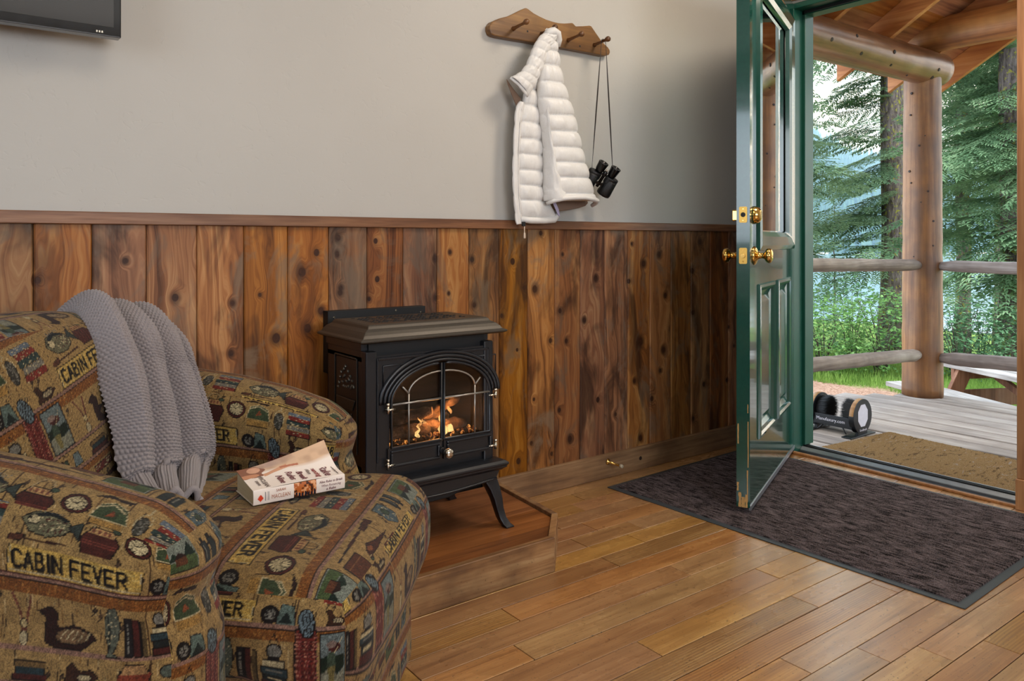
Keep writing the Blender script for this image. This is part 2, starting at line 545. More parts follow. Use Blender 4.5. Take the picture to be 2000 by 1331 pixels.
floor = struct(G().box(X0, WALL_X + 0.01, Y0, WALL_Y, -0.06, -0.004).build('floor', m_gap), 'honey brown worn fir strip floor')
PITCH = 0.0828
joints = {1.476: [0.864, 1.756, 2.83], 1.394: [1.115, 2.42], 0.979: [1.570, 2.71], 1.145: [1.868, 0.55], 0.896: [1.755, 0.72],
          0.813: [1.875], 1.657: [1.635, 2.6], 1.824: [1.658, 1.913, 2.47], 2.072: [1.875, 2.52], 1.559: [1.20, 2.21], 1.310: [0.62, 1.94, 2.66],
          1.227: [1.36, 2.35], 1.062: [0.98, 2.12], 1.741: [1.83, 2.31], 1.907: [1.78, 2.40], 1.99: [1.69, 2.2], 2.155: [1.95, 2.66]}
rf = random.Random(5)
y = 1.476 + PITCH * 11
boards = 0
while y > -0.35:
    row = y - PITCH
    js = None
    for k, v in joints.items():
        if abs(k - row) < 0.02:
            js = sorted(v)
    if js is None:
        js, xx = [], X0 + rf.uniform(0.2, 1.4)
        while xx < WALL_X - 0.3:
            js.append(xx)
            xx += rf.uniform(0.8, 1.9)
    else:
        xx = js[0] - rf.uniform(0.9, 1.5)
        while xx > X0 + 0.2:
            js.insert(0, xx)
            xx -= rf.uniform(0.9, 1.6)
    xs = [X0] + js + [WALL_X - 0.005]
    ya, yb = row + 0.0005, min(y, WALL_Y) - 0.0005
    if yb - ya > 0.01:
        for a, b in zip(xs[:-1], xs[1:]):
            if b - a < 0.03:
                continue
            zt = rf.uniform(-0.0006, 0.0004)
            o = G().box(a + 0.0011, b - 0.0011, ya + 0.0007, yb - 0.0007, -0.006, zt).build('floorboard', m_floor, floor, bevel=0.0008)
            boards += 1
    y -= PITCH
floor_back = G()
floor_back.box(X0, WALL_X - 0.005, Y0, y + PITCH - 0.001, -0.006, 0.0)
floor_back.build('floorboard', m_floor, floor)

# walls --------------------------------------------------------------
wall_back = struct(G().box(X0 - 0.12, WALL_X + 0.09, WALL_Y, WALL_Y + 0.14, -0.06, ZC + 0.1).build('wall_back', m_plaster),
                   'cream troweled plaster wall with knotty wood wainscot below')
DY0, DY1, DZ = 1.125, 2.065, 2.035           # rough door opening
g = G()
g.box(WALL_X, WALL_X + 0.085, DY1, WALL_Y, -0.06, ZC + 0.1)
g.box(WALL_X, WALL_X + 0.085, Y0, DY0, -0.06, ZC + 0.1)
g.box(WALL_X, WALL_X + 0.085, DY0, DY1, DZ, ZC + 0.1)
wall_right = struct(g.build('wall_right', m_plaster), 'plaster wall holding the open entrance door')
# front wall and left wall (unseen), window openings added to let sky light in
g = G()
g.box(X0, -0.1, Y0 - 0.12, Y0, -0.06, ZC + 0.1); g.box(1.9, WALL_X, Y0 - 0.12, Y0, -0.06, ZC + 0.1)
g.box(-0.1, 1.9, Y0 - 0.12, Y0, -0.06, 0.9); g.box(-0.1, 1.9, Y0 - 0.12, Y0, 2.2, ZC + 0.1)
struct(g.build('wall_front', m_plaster))
g = G()
g.box(X0 - 0.12, X0, Y0, -0.7, -0.06, ZC + 0.1); g.box(X0 - 0.12, X0, 1.1, WALL_Y, -0.06, ZC + 0.1)
g.box(X0 - 0.12, X0, -0.7, 1.1, -0.06, 0.9); g.box(X0 - 0.12, X0, -0.7, 1.1, 2.2, ZC + 0.1)
struct(g.build('wall_left', m_plaster))
struct(G().box(X0 - 0.12, WALL_X + 0.085, Y0 - 0.12, WALL_Y + 0.14, ZC, ZC + 0.1).build('ceiling', m_ceiling))
for nm, a, b, c, d, ax in (('added_window_1', -0.1, 1.9, 0.9, 2.2, 'y'), ('added_window_2', -0.7, 1.1, 0.9, 2.2, 'x')):  # frames of the added, unseen window openings
    g = G()
    w = 0.05
    def bx(s0, s1, z0, z1):
        if ax == 'y':
            g.box(s0, s1, Y0 - 0.09, Y0 - 0.03, z0, z1)
        else:
            g.box(X0 - 0.09, X0 - 0.03, s0, s1, z0, z1)
    bx(a, b, c, c + w); bx(a, b, d - w, d); bx(a, a + w, c, d); bx(b - w, b, c, d); bx((a + b) / 2 - 0.02, (a + b) / 2 + 0.02, c, d)
    struct(g.build(nm, m_casing))

# wainscot planks
P0, PP = 0.217, 0.13255
zb, zt = 0.09, 1.006
k = -17
while True:
    a = P0 + k * PP
    b = a + PP
    k += 1
    if a < X0:
        continue
    if a > WALL_X - 0.02:
        break
    b = min(b, WALL_X - 0.002)
    g = G()
    yb_, yf = WALL_Y, WALL_Y - 0.018
    c = 0.0040
    xs = [(a + 0.0008, yb_), (a + 0.0008, yf + c), (a + c + 0.0008, yf), (b - c - 0.0008, yf), (b - 0.0008, yf + c), (b - 0.0008, yb_)]
    g.prism(xs, lambda x_, y_, t: (x_, y_, t), zb, zt)
    g.build('plank', m_cedar, wall_back)
g = G()
g.box(X0, WALL_X, WALL_Y - 0.002, WALL_Y + 0.001, 0.05, 1.01)
g.build('backing', m_gap, wall_back)

struct(G().box(X0, WALL_X, WALL_Y - 0.031, WALL_Y, 1.004, 1.037).build('trim_1', m_rail, bevel=0.002), 'dark stained chair rail above the wainscot')
bb = struct(G().box(1.60, WALL_X, WALL_Y - 0.034, WALL_Y - 0.016, 0.0, 0.095).build('baseboard_back', m_base, bevel=0.002),
            'weathered brown baseboard below the wainscot')
G().box(X0, 0.70, WALL_Y - 0.034, WALL_Y - 0.016, 0.0, 0.095).build('baseboard', m_base, bb, bevel=0.002)
# knot in the baseboard
G().lathe([(0, 0.0085), (0.0016, 0.0075)], (2.395, WALL_Y - 0.0338, 0.048), (0, -1, 0), 14).build('knot', plain('knot_dark', '24150c', 0.7), bb)
# door casing (right side, seen edge on, and left and head)
m_green = None
cas = root('trim_2')
struct(cas, 'brown wooden casing around the doorway')
G().box(WALL_X - 0.018, WALL_X, 1.045, 1.138, 0.11, 2.12).build('side_casing', m_casing, cas, bevel=0.002)
G().box(WALL_X - 0.026, WALL_X, 1.040, 1.140, 0.0, 0.11).build('plinth_block', m_casing, cas, bevel=0.002)
G().box(WALL_X - 0.018, WALL_X, 2.075, 2.165, 0.0, 2.12).build('side_casing', m_casing, cas, bevel=0.002)
G().box(WALL_X - 0.018, WALL_X, 1.045, 2.165, 2.045, 2.135).build('head_casing', m_casing, cas, bevel=0.002)
struct(G().box(WALL_X - 0.016, WALL_X, Y0, 1.04, 0, 0.095).build('baseboard_right', m_base, bevel=0.002))
# =================================================================== ENTRANCE DOOR
m_green = Mat('green_gloss_paint', 0.16)
_g = m_green.noise(60, 3)
m_green.set(color=m_green.mix(_g, lin('0d3b33'), lin('15493f')), coat=0.7, coatr=0.05)
m_green.bump(m_green.noise(1.0, 3, 0.6, vec=m_green.mapping((2.5, 2.5, 18))), 0.10, 0.002)
m_green = m_green.m
m_green2 = plain('green_satin_paint', '164a3c', 0.35, 0, 0.15, 20)
m_brass = Mat('polished_brass', 0.13, 1.0)
m_brass.set(color=m_brass.mix(m_brass.noise(25, 2), lin('c9973f'), lin('e8c277')))
m_brass = m_brass.m
m_brass2 = plain('satin_brass', 'd2a653', 0.35, 0.8, 0.08, 60)
m_black = plain('black_rubber', '0b0c0e', 0.55)
m_alu = plain('mill_aluminium', 'b4bac2', 0.32, 0.9, 0.08, 20)
m_bare = plain('bare_chipped_wood', 'b98f54', 0.7, 0, 0.3, 120)
m_glass = Mat('clear_glass', 0.02)
m_glass.t.nodes.remove(m_glass.b)
_out = [n for n in m_glass.t.nodes if n.type == 'OUTPUT_MATERIAL'][0]
_fr = m_glass.n('Fresnel', {'IOR': 1.52})
_tr = m_glass.n('BsdfTransparent', {'Color': (0.93, 0.97, 0.95, 1)})
_gl = m_glass.n('BsdfGlossy', {'Roughness': 0.01, 'Color': (1, 1, 1, 1)})
_mx = m_glass.n('MixShader', {0: m_glass.math('MULTIPLY', _fr.outputs[0], 2.0), 1: _tr.outputs[0], 2: _gl.outputs[0]})
m_glass.t.links.new(_mx.outputs[0], _out.inputs['Surface'])
m_glass = m_glass.m

DE = Vector((2.290, 1.665, 0.030))           # lower corner, free edge, weather side
DM = Matrix(((0.912, -0.410, 0, DE.x), (0.410, 0.912, 0, DE.y), (0, 0, 1, DE.z), (0, 0, 0, 1)))
DW, DT, DH = 0.957, 0.046, 2.0
door = struct(root('door_1'), 'dark green glossy panelled door with glass lite, standing open into the room')
door['category'] = 'door'
# local frame: x along the door, y through it (0 weather face .. DT room face), z up
def dbox(g, x0, x1, y0, y1, z0, z1):
    return g.box(x0, x1, y0, y1, z0, z1)
def finish(g, name, mat, parent=door, **kw):
    o = g.build(name, mat, parent, **kw)
    if parent is door:
        o.matrix_local = DM
    return o
g = G()
LX0, LX1, LZ0, LZ1 = 0.165, 0.80, 0.955, 1.865     # glass opening
P1, P2, PZ0, PZ1 = (0.158, 0.430), (0.527, 0.799), 0.222, 0.757
dbox(g, 0, P1[0], 0, DT, 0, DH); dbox(g, P2[1], DW, 0, DT, 0, DH)
dbox(g, P1[0], P2[1], 0, DT, 0, PZ0); dbox(g, P1[0], P2[1], 0, DT, PZ1, LZ0 - 0.0)
dbox(g, P1[1], P2[0], 0, DT, PZ0, PZ1); dbox(g, P1[0], P2[1], 0, DT, LZ1, DH)
leaf = finish(g, 'door_leaf', m_green)
def rect_frame(x0, x1, z0, z1, w, prof, arch=False):
    """mitred moulding around a rectangle; prof: list of (inset from outer edge, height y)"""
    g = G()
    rings = []
    for ins, y in prof:
        a, b, c, d = x0 + ins, x1 - ins, z0 + ins, z1 - ins
        rings.append([(a, y, c), (b, y, c), (b, y, d), (a, y, d)])
    vs = [p for r_ in rings for p in r_]
    fs = []
    for i in range(len(rings) - 1):
        for k_ in range(4):
            k2 = (k_ + 1) % 4
            fs.append((i * 4 + k_, i * 4 + k2, (i + 1) * 4 + k2, (i + 1) * 4 + k_))
    g.add(vs, fs)
    return g
for (a, b) in (P1, P2):
    gg = rect_frame(a, b, PZ0, PZ1, 0, [(-0.016, 0.0), (-0.012, -0.007), (-0.002, -0.009), (0.006, -0.003), (0.012, 0.006), (0.030, 0.012), (0.034, 0.013)])
    finish(gg, 'panel_moulding', m_green, leaf)
    gg = rect_frame(a + 0.034, b - 0.034, PZ0 + 0.034, PZ1 - 0.034, 0, [(0.0, 0.0125), (0.022, 0.004), (0.024, 0.004)])
    gg.add([(a + 0.058, 0.004, PZ0 + 0.058), (b - 0.058, 0.004, PZ0 + 0.058), (b - 0.058, 0.004, PZ1 - 0.058), (a + 0.058, 0.004, PZ1 - 0.058)], [(0, 1, 2, 3)])
    gg.add([(a, DT - 0.010, PZ0), (b, DT - 0.010, PZ0), (b, DT - 0.010, PZ1), (a, DT - 0.010, PZ1)], [(0, 1, 2, 3)])
    finish(gg, 'door_panel', m_green, leaf)
for face in (0, 1):
    prof = [(-0.060, 0.0), (-0.056, -0.014), (-0.040, -0.019), (-0.022, -0.015), (-0.006, -0.012), (0.012, -0.004), (0.018, 0.012)]
    if face:
        prof = [(i_, DT - y_) for i_, y_ in prof]
    finish(rect_frame(LX0, LX1, LZ0 - 0.002, LZ1, 0, prof), 'lite_frame', m_green, leaf)
o = finish(dbox(G(), LX0 - 0.002, LX1 + 0.002, 0.016, 0.028, LZ0 - 0.002, LZ1 + 0.002), 'glass_pane', m_glass, leaf)
# weather sweep along the lower edge
finish(dbox(G(), 0.004, DW - 0.004, -0.003, 0.004, -0.010, 0.006), 'door_sweep', m_alu)
# chipped paint on the free edge
rr = random.Random(4)
for (yc, z0, z1, wd_) in ((0.008, 0.02, 0.13, 0.004), (0.006, 0.14, 0.30, 0.003), (0.040, 0.22, 0.29, 0.004), (0.022, -0.001, 0.035, 0.014),
                          (0.034, -0.001, 0.05, 0.010), (0.041, 0.055, 0.085, 0.006), (0.012, -0.001, 0.045, 0.008), (0.007, 0.33, 0.36, 0.003)):
    pts = []
    n_ = 7
    for i in range(n_):
        pts.append((yc - wd_ * rr.uniform(0.3, 0.6), z0 + (z1 - z0) * i / (n_ - 1)))
    for i in range(n_ - 1, -1, -1):
        pts.append((yc + wd_ * rr.uniform(0.3, 0.6), z0 + (z1 - z0) * i / (n_ - 1)))
    pts = [(max(0.001, min(DT - 0.001, a)), b) for a, b in pts]
    finish(G().prism(pts, lambda a, b, t: (t, a, b), -0.0006, 0.001), 'paint_chip', m_bare, leaf)
# deadbolt and latch plates on the edge
for z_, dark in ((1.022, 1), (0.878, 0)):
    def rrect(cy, cz, hy, hz, r_):
        out = []
        for cx_, cz_, a0 in ((hy - r_, hz - r_, 0), (-(hy - r_), hz - r_, 90), (-(hy - r_), -(hz - r_), 180), (hy - r_, -(hz - r_), 270)):
            for q_ in range(5):
                th = math.radians(a0 + q_ * 22.5)
                out.append((cy + cx_ + r_ * math.cos(th), cz + cz_ + r_ * math.sin(th)))
        return out
    pl = finish(G().prism(rrect(DT / 2, z_, 0.0138, 0.028, 0.005), lambda a, b, t: (t, a, b), -0.0016, 0.002), 'deadbolt_plate' if dark else 'latch_plate', m_brass2)
    finish(G().lathe([(0, 0.0085), (0.0006 if dark else 0.006, 0.0078)], (-0.0016, DT / 2, z_), (-1, 0, 0), 18), 'bolt' if dark else 'latch', m_black if dark else m_brass, pl)
    for dz in (-0.020, 0.020):
        finish(G().lathe([(0, 0.0028), (0.0008, 0.002)], (-0.0016, DT / 2, z_ + dz), (-1, 0, 0), 10), 'screw', m_brass, pl)
# deadbolt cylinder (weather side) and thumb turn (room side)
BX = 0.070
finish(G().lathe([(0, 0.032), (0.004, 0.032), (0.018, 0.027), (0.024, 0.019), (0.0255, 0.017)], (BX, 0, 1.022), (0, -1, 0), 28), 'deadbolt_cylinder', m_brass)
tt = finish(G().lathe([(0, 0.031), (0.004, 0.031), (0.010, 0.022)], (BX, DT, 1.022), (0, 1, 0), 24), 'deadbolt_rose', m_brass)
finish(G().prism([(-0.018, -0.006), (0.018, -0.006), (0.021, 0.0), (0.018, 0.006), (-0.018, 0.006), (-0.021, 0)], lambda a, b, t: (BX + b * 0.8, t, 1.022 + a), DT + 0.008, DT + 0.030),
       'thumb_turn', m_brass, tt, bevel=0.002, seg=2)
KN = [(0, 0.034), (0.003, 0.034), (0.009, 0.027), (0.014, 0.015), (0.022, 0.0105), (0.034, 0.0105), (0.038, 0.014), (0.042, 0.0225), (0.048, 0.0262), (0.055, 0.0262), (0.060, 0.023), (0.064, 0.016), (0.0655, 0.006)]
finish(G().lathe(KN, (BX, 0, 0.878), (0, -1, 0), 32), 'door_knob', m_brass)
finish(G().lathe(KN, (BX, DT, 0.878), (0, 1, 0), 32), 'door_knob', m_brass)
for z_ in (0.25, 1.0, 1.75):
    finish(G().tube([(DW + 0.010, DT + 0.004, z_ - 0.045), (DW + 0.010, DT + 0.004, z_ + 0.045)], 0.007, 12), 'hinge', m_brass2)

# frame in the wall opening
fr = struct(root('trim_3'), 'green painted door frame with black weatherstrip')
JX0, JX1 = WALL_X + 0.012, WALL_X + 0.088
G().box(WALL_X, JX1 + 0.045, 2.045, 2.066, 0.0, 2.035).build('hinge_jamb', m_green2, fr, bevel=0.0015)
G().box(JX0 + 0.055, JX1 + 0.045, 2.030, 2.046, 0.03, 2.02).build('door_stop', m_green2, fr, bevel=0.0015)
G().box(WALL_X, JX1 + 0.045, 1.122, 1.142, 0.0, 2.035).build('strike_jamb', m_green2, fr, bevel=0.0015)
G().box(WALL_X, JX1 + 0.045, 1.125, 2.062, 2.010, 2.034).build('head_jamb', m_green2, fr, bevel=0.0015)
G().box(JX0 + 0.055, JX1 + 0.045, 1.142, 2.045, 1.992, 2.010).build('head_stop', m_green2, fr, bevel=0.0015)
G().box(JX0 + 0.046, JX0 + 0.055, 1.142, 2.030, 1.996, 2.010).build('weatherstrip', m_black, fr)
# threshold
th = struct(root('trim_4'), 'door threshold with black gasket and bright metal sill')
G().box(WALL_X - 0.012, WALL_X + 0.006, 1.142, 2.045, 0.0, 0.010).build('wood_strip', m_casing, th, bevel=0.002)
G().box(WALL_X + 0.006, WALL_X + 0.050, 1.142, 2.045, -0.02, 0.004).build('band', m_black, th)  # flat black band between the wood strip and the metal sill
g = G()
g.prism([(WALL_X + 0.050, -0.05), (WALL_X + 0.050, 0.010), (WALL_X + 0.064, 0.022), (WALL_X + 0.105, 0.026), (WALL_X + 0.118, 0.022), (WALL_X + 0.122, -0.05)],
        lambda a, b, t: (a, t, b), 1.142, 2.045)
g.build('metal_sill', m_alu, th, bevel=0.001)
g = G()
for k_ in range(3):
    g.box(WALL_X + 0.068 + k_ * 0.011, WALL_X + 0.072 + k_ * 0.011, 1.145, 2.04, 0.022, 0.0275)
g.build('sill_rib', m_black, th)

# indoor mat ----------------------------------------------------------
def mat_cloth(name, c1, c2, sx, sy, rough=0.95):
    m = Mat(name, rough, 0, 0.2)
    a = m.noise(1.0, 2, 0.6, 0.3, vec=m.mapping((sx, sy, 1)))
    b = m.noise(260, 2, 0.7)
    f = m.math('ADD', m.math('MULTIPLY', a, 0.6), m.math('MULTIPLY', b, 0.4))
    m.set(color=m.ramp(f, [(0.40, lin(c1)), (0.62, lin(c2))]))
    m.bump(f, 0.9, 0.004)
    return m.m
m_carpet = mat_cloth('brown_ribbed_carpet', '171212', '7a6c6c', 120, 16)
m_edge = plain('grey_rubber_edge', '3c4348', 0.45, 0, 0.15, 40)
MATM = Matrix.Translation((2.159, 0.908, 0)) @ Matrix.Rotation(math.radians(1.9), 4, 'Z')
ML, MWd = 1.287, 0.925
mat1 = tag(root('floor_mat'), 'large dark brown ribbed entrance mat with grey rubber edge under the open door', 'mat')
def mfin(g, name, mat, **kw):
    o = g.build(name, mat, mat1, **kw)
    o.matrix_local = MATM
    return o
g = G()
g.box(0, MWd, 0, ML, 0.0008, 0.0035)
mfin(g, 'rubber_backing', m_edge, bevel=0.001)
g = G()
nr = 105
mm = 0.024
for i in range(nr):            # ribs of the pile run along the mat
    x0_ = mm + (MWd - 2 * mm) * i / nr
    x1_ = mm + (MWd - 2 * mm) * (i + 0.52) / nr
    g.hexa([(x0_, mm, 0.003), (x1_ + 0.0015, mm, 0.003), (x1_ + 0.0015, ML - mm, 0.003), (x0_, ML - mm, 0.003),
            (x0_ + 0.001, mm + .001, 0.0085), (x1_ - 0.0005, mm + .001, 0.0085), (x1_ - 0.0005, ML - mm - .001, 0.0085), (x0_ + 0.001, ML - mm - .001, 0.0085)])
o = mfin(g, 'carpet_pile', m_carpet)
o['kind'] = 'stuff'
# door stop on the baseboard
ds = tag(root('door_stop'), 'small brass rod door stop screwed to the baseboard beside the stove', 'door stop')
G().lathe([(0, 0.013), (0.004, 0.012), (0.007, 0.005), (0.058, 0.0042), (0.059, 0.0042)], (2.206, 2.284, 0.066), (0.25, -1, -0.12), 16).build('rod', m_brass, ds)
G().lathe([(0.057, 0.0075), (0.066, 0.008), (0.070, 0.006)], (2.206, 2.284, 0.066), (0.25, -1, -0.12), 14).build('rubber_tip', plain('white_rubber', 'b5a890', 0.6), ds)
# =================================================================== HEARTH
hearth = tag(root('hearth_platform'), 'low reddish wooden platform with pale brown edge boards under the black stove', 'platform')
def mirror_x(p, c=1.170):
    return (2 * c - p[0], p[1])
HR = [(1.457, 1.728), (1.594, 1.876), (1.640, 2.284)]
HL = [mirror_x(p) for p in reversed(HR)]
outer = HR + HL
def inset(poly, d):
    out = []
    n = len(poly)
    cx = sum(p[0] for p in poly) / n
    cy = sum(p[1] for p in poly) / n
    for i in range(n):
        p0, p1, p2 = Vector(poly[i - 1]), Vector(poly[i]), Vector(poly[(i + 1) % n])
        e1, e2 = (p1 - p0).normalized(), (p2 - p1).normalized()
        n1, n2 = Vector((-e1.y, e1.x)), Vector((-e2.y, e2.x))
        b = (n1 + n2).normalized()
        out.append(tuple(p1 + b * (d / max(0.2, b.dot(n1)))))
    return out
inner = inset(outer, 0.020)
names = []
for i in (0, 1, 3, 4, 5):
    j = (i + 1) % 6
    q = [outer[i], outer[j], inner[j], inner[i]]
    G().prism(q, lambda a, b, t: (a, b, t), 0.0, 0.1).build('edge_board', m_hearthtrim, hearth, bevel=0.0015)
# top planks inside, running along x
def clip_poly(poly, y0, y1):
    def clip(P, f):
        out = []
        for i in range(len(P)):
            a, b = P[i - 1], P[i]
            fa, fb = f(a), f(b)
            if fa >= 0 and fb >= 0:
                out.append(b)
            elif fa >= 0 or fb >= 0:
                t = fa / (fa - fb)
                c = (a[0] + (b[0] - a[0]) * t, a[1] + (b[1] - a[1]) * t)
                out.append(c)
                if fb >= 0:
                    out.append(b)
        return out
    P = clip(poly, lambda p: p[1] - y0)
    return clip(P, lambda p: y1 - p[1]) if P else P
yy = 1.70
inn = inset(outer, 0.0215)
while yy < 2.30:
    P = clip_poly(inn, yy + 0.0004, yy + 0.134)
    if len(P) > 2:
        G().prism(P, lambda a, b, t: (a, b, t), 0.02, 0.0885).build('plank', m_hearthtop, hearth)
    yy += 0.1345

# =================================================================== STOVE
m_iron = Mat('black_cast_iron', 0.30, 0.25, 0.7)
_n = m_iron.noise(220, 3, 0.6)
m_iron.set(color=m_iron.mix(_n, lin('16171b'), lin('24262b')))
m_iron.bump(_n, 0.25, 0.0008)
m_iron = m_iron.m
m_irontop = Mat('warm_matte_top_plate', 0.42, 0.35)
_n = m_irontop.noise(160, 3, 0.6)
m_irontop.set(color=m_irontop.mix(_n, lin('3b352e'), lin('4a4238')))
m_irontop.bump(_n, 0.25, 0.0008)
m_irontop = m_irontop.m
m_dark = plain('matte_black_steel', '08080a', 0.6)
m_chrome = plain('worn_nickel', 'c9bfae', 0.22, 1.0, 0.15, 40)
m_stoveglass = Mat('smoked_stove_glass', 0.02)
m_stoveglass.t.nodes.remove(m_stoveglass.b)
_o = [n for n in m_stoveglass.t.nodes if n.type == 'OUTPUT_MATERIAL'][0]
_x = m_stoveglass.n('MixShader', {0: m_stoveglass.math('MULTIPLY', m_stoveglass.n('Fresnel', {'IOR': 1.5}).outputs[0], 0.8), 1: m_stoveglass.n('BsdfTransparent', {'Color': (0.80, 0.74, 0.68, 1)}).outputs[0],
      2: m_stoveglass.n('BsdfGlossy', {'Roughness': 0.03}).outputs[0]})
m_stoveglass.t.links.new(_x.outputs[0], _o.inputs['Surface'])
m_stoveglass = m_stoveglass.m
stove = tag(root('gas_stove'), 'black cast iron gas stove with arched glass doors and a lit fire', 'stove')
SX0, SX1, SF, SB = 0.965, 1.385, 1.950, 2.205      # body
SC = 0.5 * (SX0 + SX1)
# body shell with open front (fire box)
g = G()
g.box(SX0, SX0 + 0.012, SF, SB, 0.29, 0.655)
g.box(SX1 - 0.012, SX1, SF, SB, 0.29, 0.655)
g.box(SX0, SX1, SB - 0.01, SB, 0.29, 0.655)
g.box(SX0, SX1, SF + 0.02, SB, 0.620, 0.640)
g.box(SX0, SX1, SF, SB, 0.29, 0.335)
# corner posts
for x0, x1 in ((SX0 - 0.004, SX0 + 0.030), (SX1 - 0.030, SX1 + 0.004)):
    g.box(x0, x1, SF - 0.010, SF + 0.02, 0.29, 0.655)
body = g.build('body', m_iron, stove, bevel=0.004, seg=2)
# fire box interior, dark, slightly narrower
g = G()
g.add([(1.00, SF, 0.365), (1.375, SF, 0.365), (1.33, 2.15, 0.375), (1.04, 2.15, 0.375),
       (1.00, SF, 0.62), (1.375, SF, 0.62), (1.33, 2.15, 0.62), (1.04, 2.15, 0.62)],
      [(0, 1, 2, 3), (3, 2, 6, 7), (0, 3, 7, 4), (1, 5, 6, 2), (4, 7, 6, 5)])
g.build('firebox', plain('soot_liner', '120d0a', 0.95, 0, 0.3, 60), stove)
# front plate with arched opening: outer rectangle to arch
AC, AA, AB, AZ = 1.207, 0.168, 0.100, 0.505
AZB = 0.380
def arch_pts(da, n=28):
    """closed outline of the arched opening grown by da, from lower right counter clockwise"""
    out = [(AC + AA + da, AZB - da)]
    for i in range(n + 1):
        th = PI * i / n
        out.append((AC + (AA + da) * math.cos(th), AZ + (AB + da) * math.sin(th)))
    out.append((AC - AA - da, AZB - da))
    return out
ap = arch_pts(0.004)
g = G()
RX0, RX1, RZ0, RZ1 = SX0 + 0.028, SX1 - 0.028 + 0.016, 0.325, 0.642
def rect_pt(p):
    cx, cz = AC, 0.47
    dx, dz = p[0] - cx, p[1] - cz
    s_ = min(((RX1 - cx) if dx > 0 else (cx - RX0)) / max(1e-6, abs(dx)), ((RZ1 - cz) if dz > 0 else (cz - RZ0)) / max(1e-6, abs(dz)))
    return (cx + dx * s_, cz + dz * s_)
rp = [rect_pt(p) for p in ap]
# snap nearest to rectangle corners so that the plate is a full rectangle
for c in ((RX0, RZ0), (RX1, RZ0), (RX0, RZ1), (RX1, RZ1)):
    i = min(range(len(rp)), key=lambda k_: (rp[k_][0] - c[0]) ** 2 + (rp[k_][1] - c[1]) ** 2)
    rp[i] = c
n = len(ap)
yf, yb2 = SF - 0.006, SF + 0.006
vs = [(a, yf, b) for a, b in ap] + [(a, yf, b) for a, b in rp] + [(a, yb2, b) for a, b in ap]
fs = []
for i in range(n):
    j = (i + 1) % n
    fs.append((i, j, n + j, n + i))
    fs.append((i, 2 * n + i, 2 * n + j, j))
g.add(vs, fs)
plate = g.build('front_plate', m_iron, stove)
# raised rectangular moulding on the front plate
def ring_tube(pts, r, seg=8):
    return G().tube(pts, r, seg)
def arch_line(da, y, z0=None, n=36):
    pts = []
    for i in range(n + 1):
        th = PI * i / n
        pts.append((AC + (AA + da) * math.cos(th), y, AZ + (AB + da * 0.9) * math.sin(th)))
    return pts
G().tube(arch_line(0.034, SF - 0.008), 0.0062, 10).build('arch_moulding', m_iron, plate)
G().tube(arch_line(0.022, SF - 0.011), 0.0050, 10).build('arch_moulding', m_iron, plate)
G().tube(arch_line(0.010, SF - 0.012), 0.0042, 10).build('arch_moulding', m_iron, plate)
g = G()
for z_ in (0.632,):
    g.box(RX0, RX1, SF - 0.012, SF - 0.004, z_ - 0.004, z_ + 0.004)
for x_ in (RX0 + 0.004, RX1 - 0.004):
    g.box(x_ - 0.003, x_ + 0.003, SF - 0.012, SF - 0.004, 0.345, 0.636)
g.build('plate_rib', m_iron, plate, bevel=0.002, seg=2)
# spandrel panels, recessed look: thin raised borders
for sgn in (-1, 1):
    xa = AC + sgn * 0.192
    pts = [(xa, SF - 0.008, 0.556), (xa, SF - 0.008, 0.612), (AC + sgn * 0.095, SF - 0.008, 0.612)]
    G().tube(pts, 0.0022, 6).build('panel_bead', m_iron, plate)
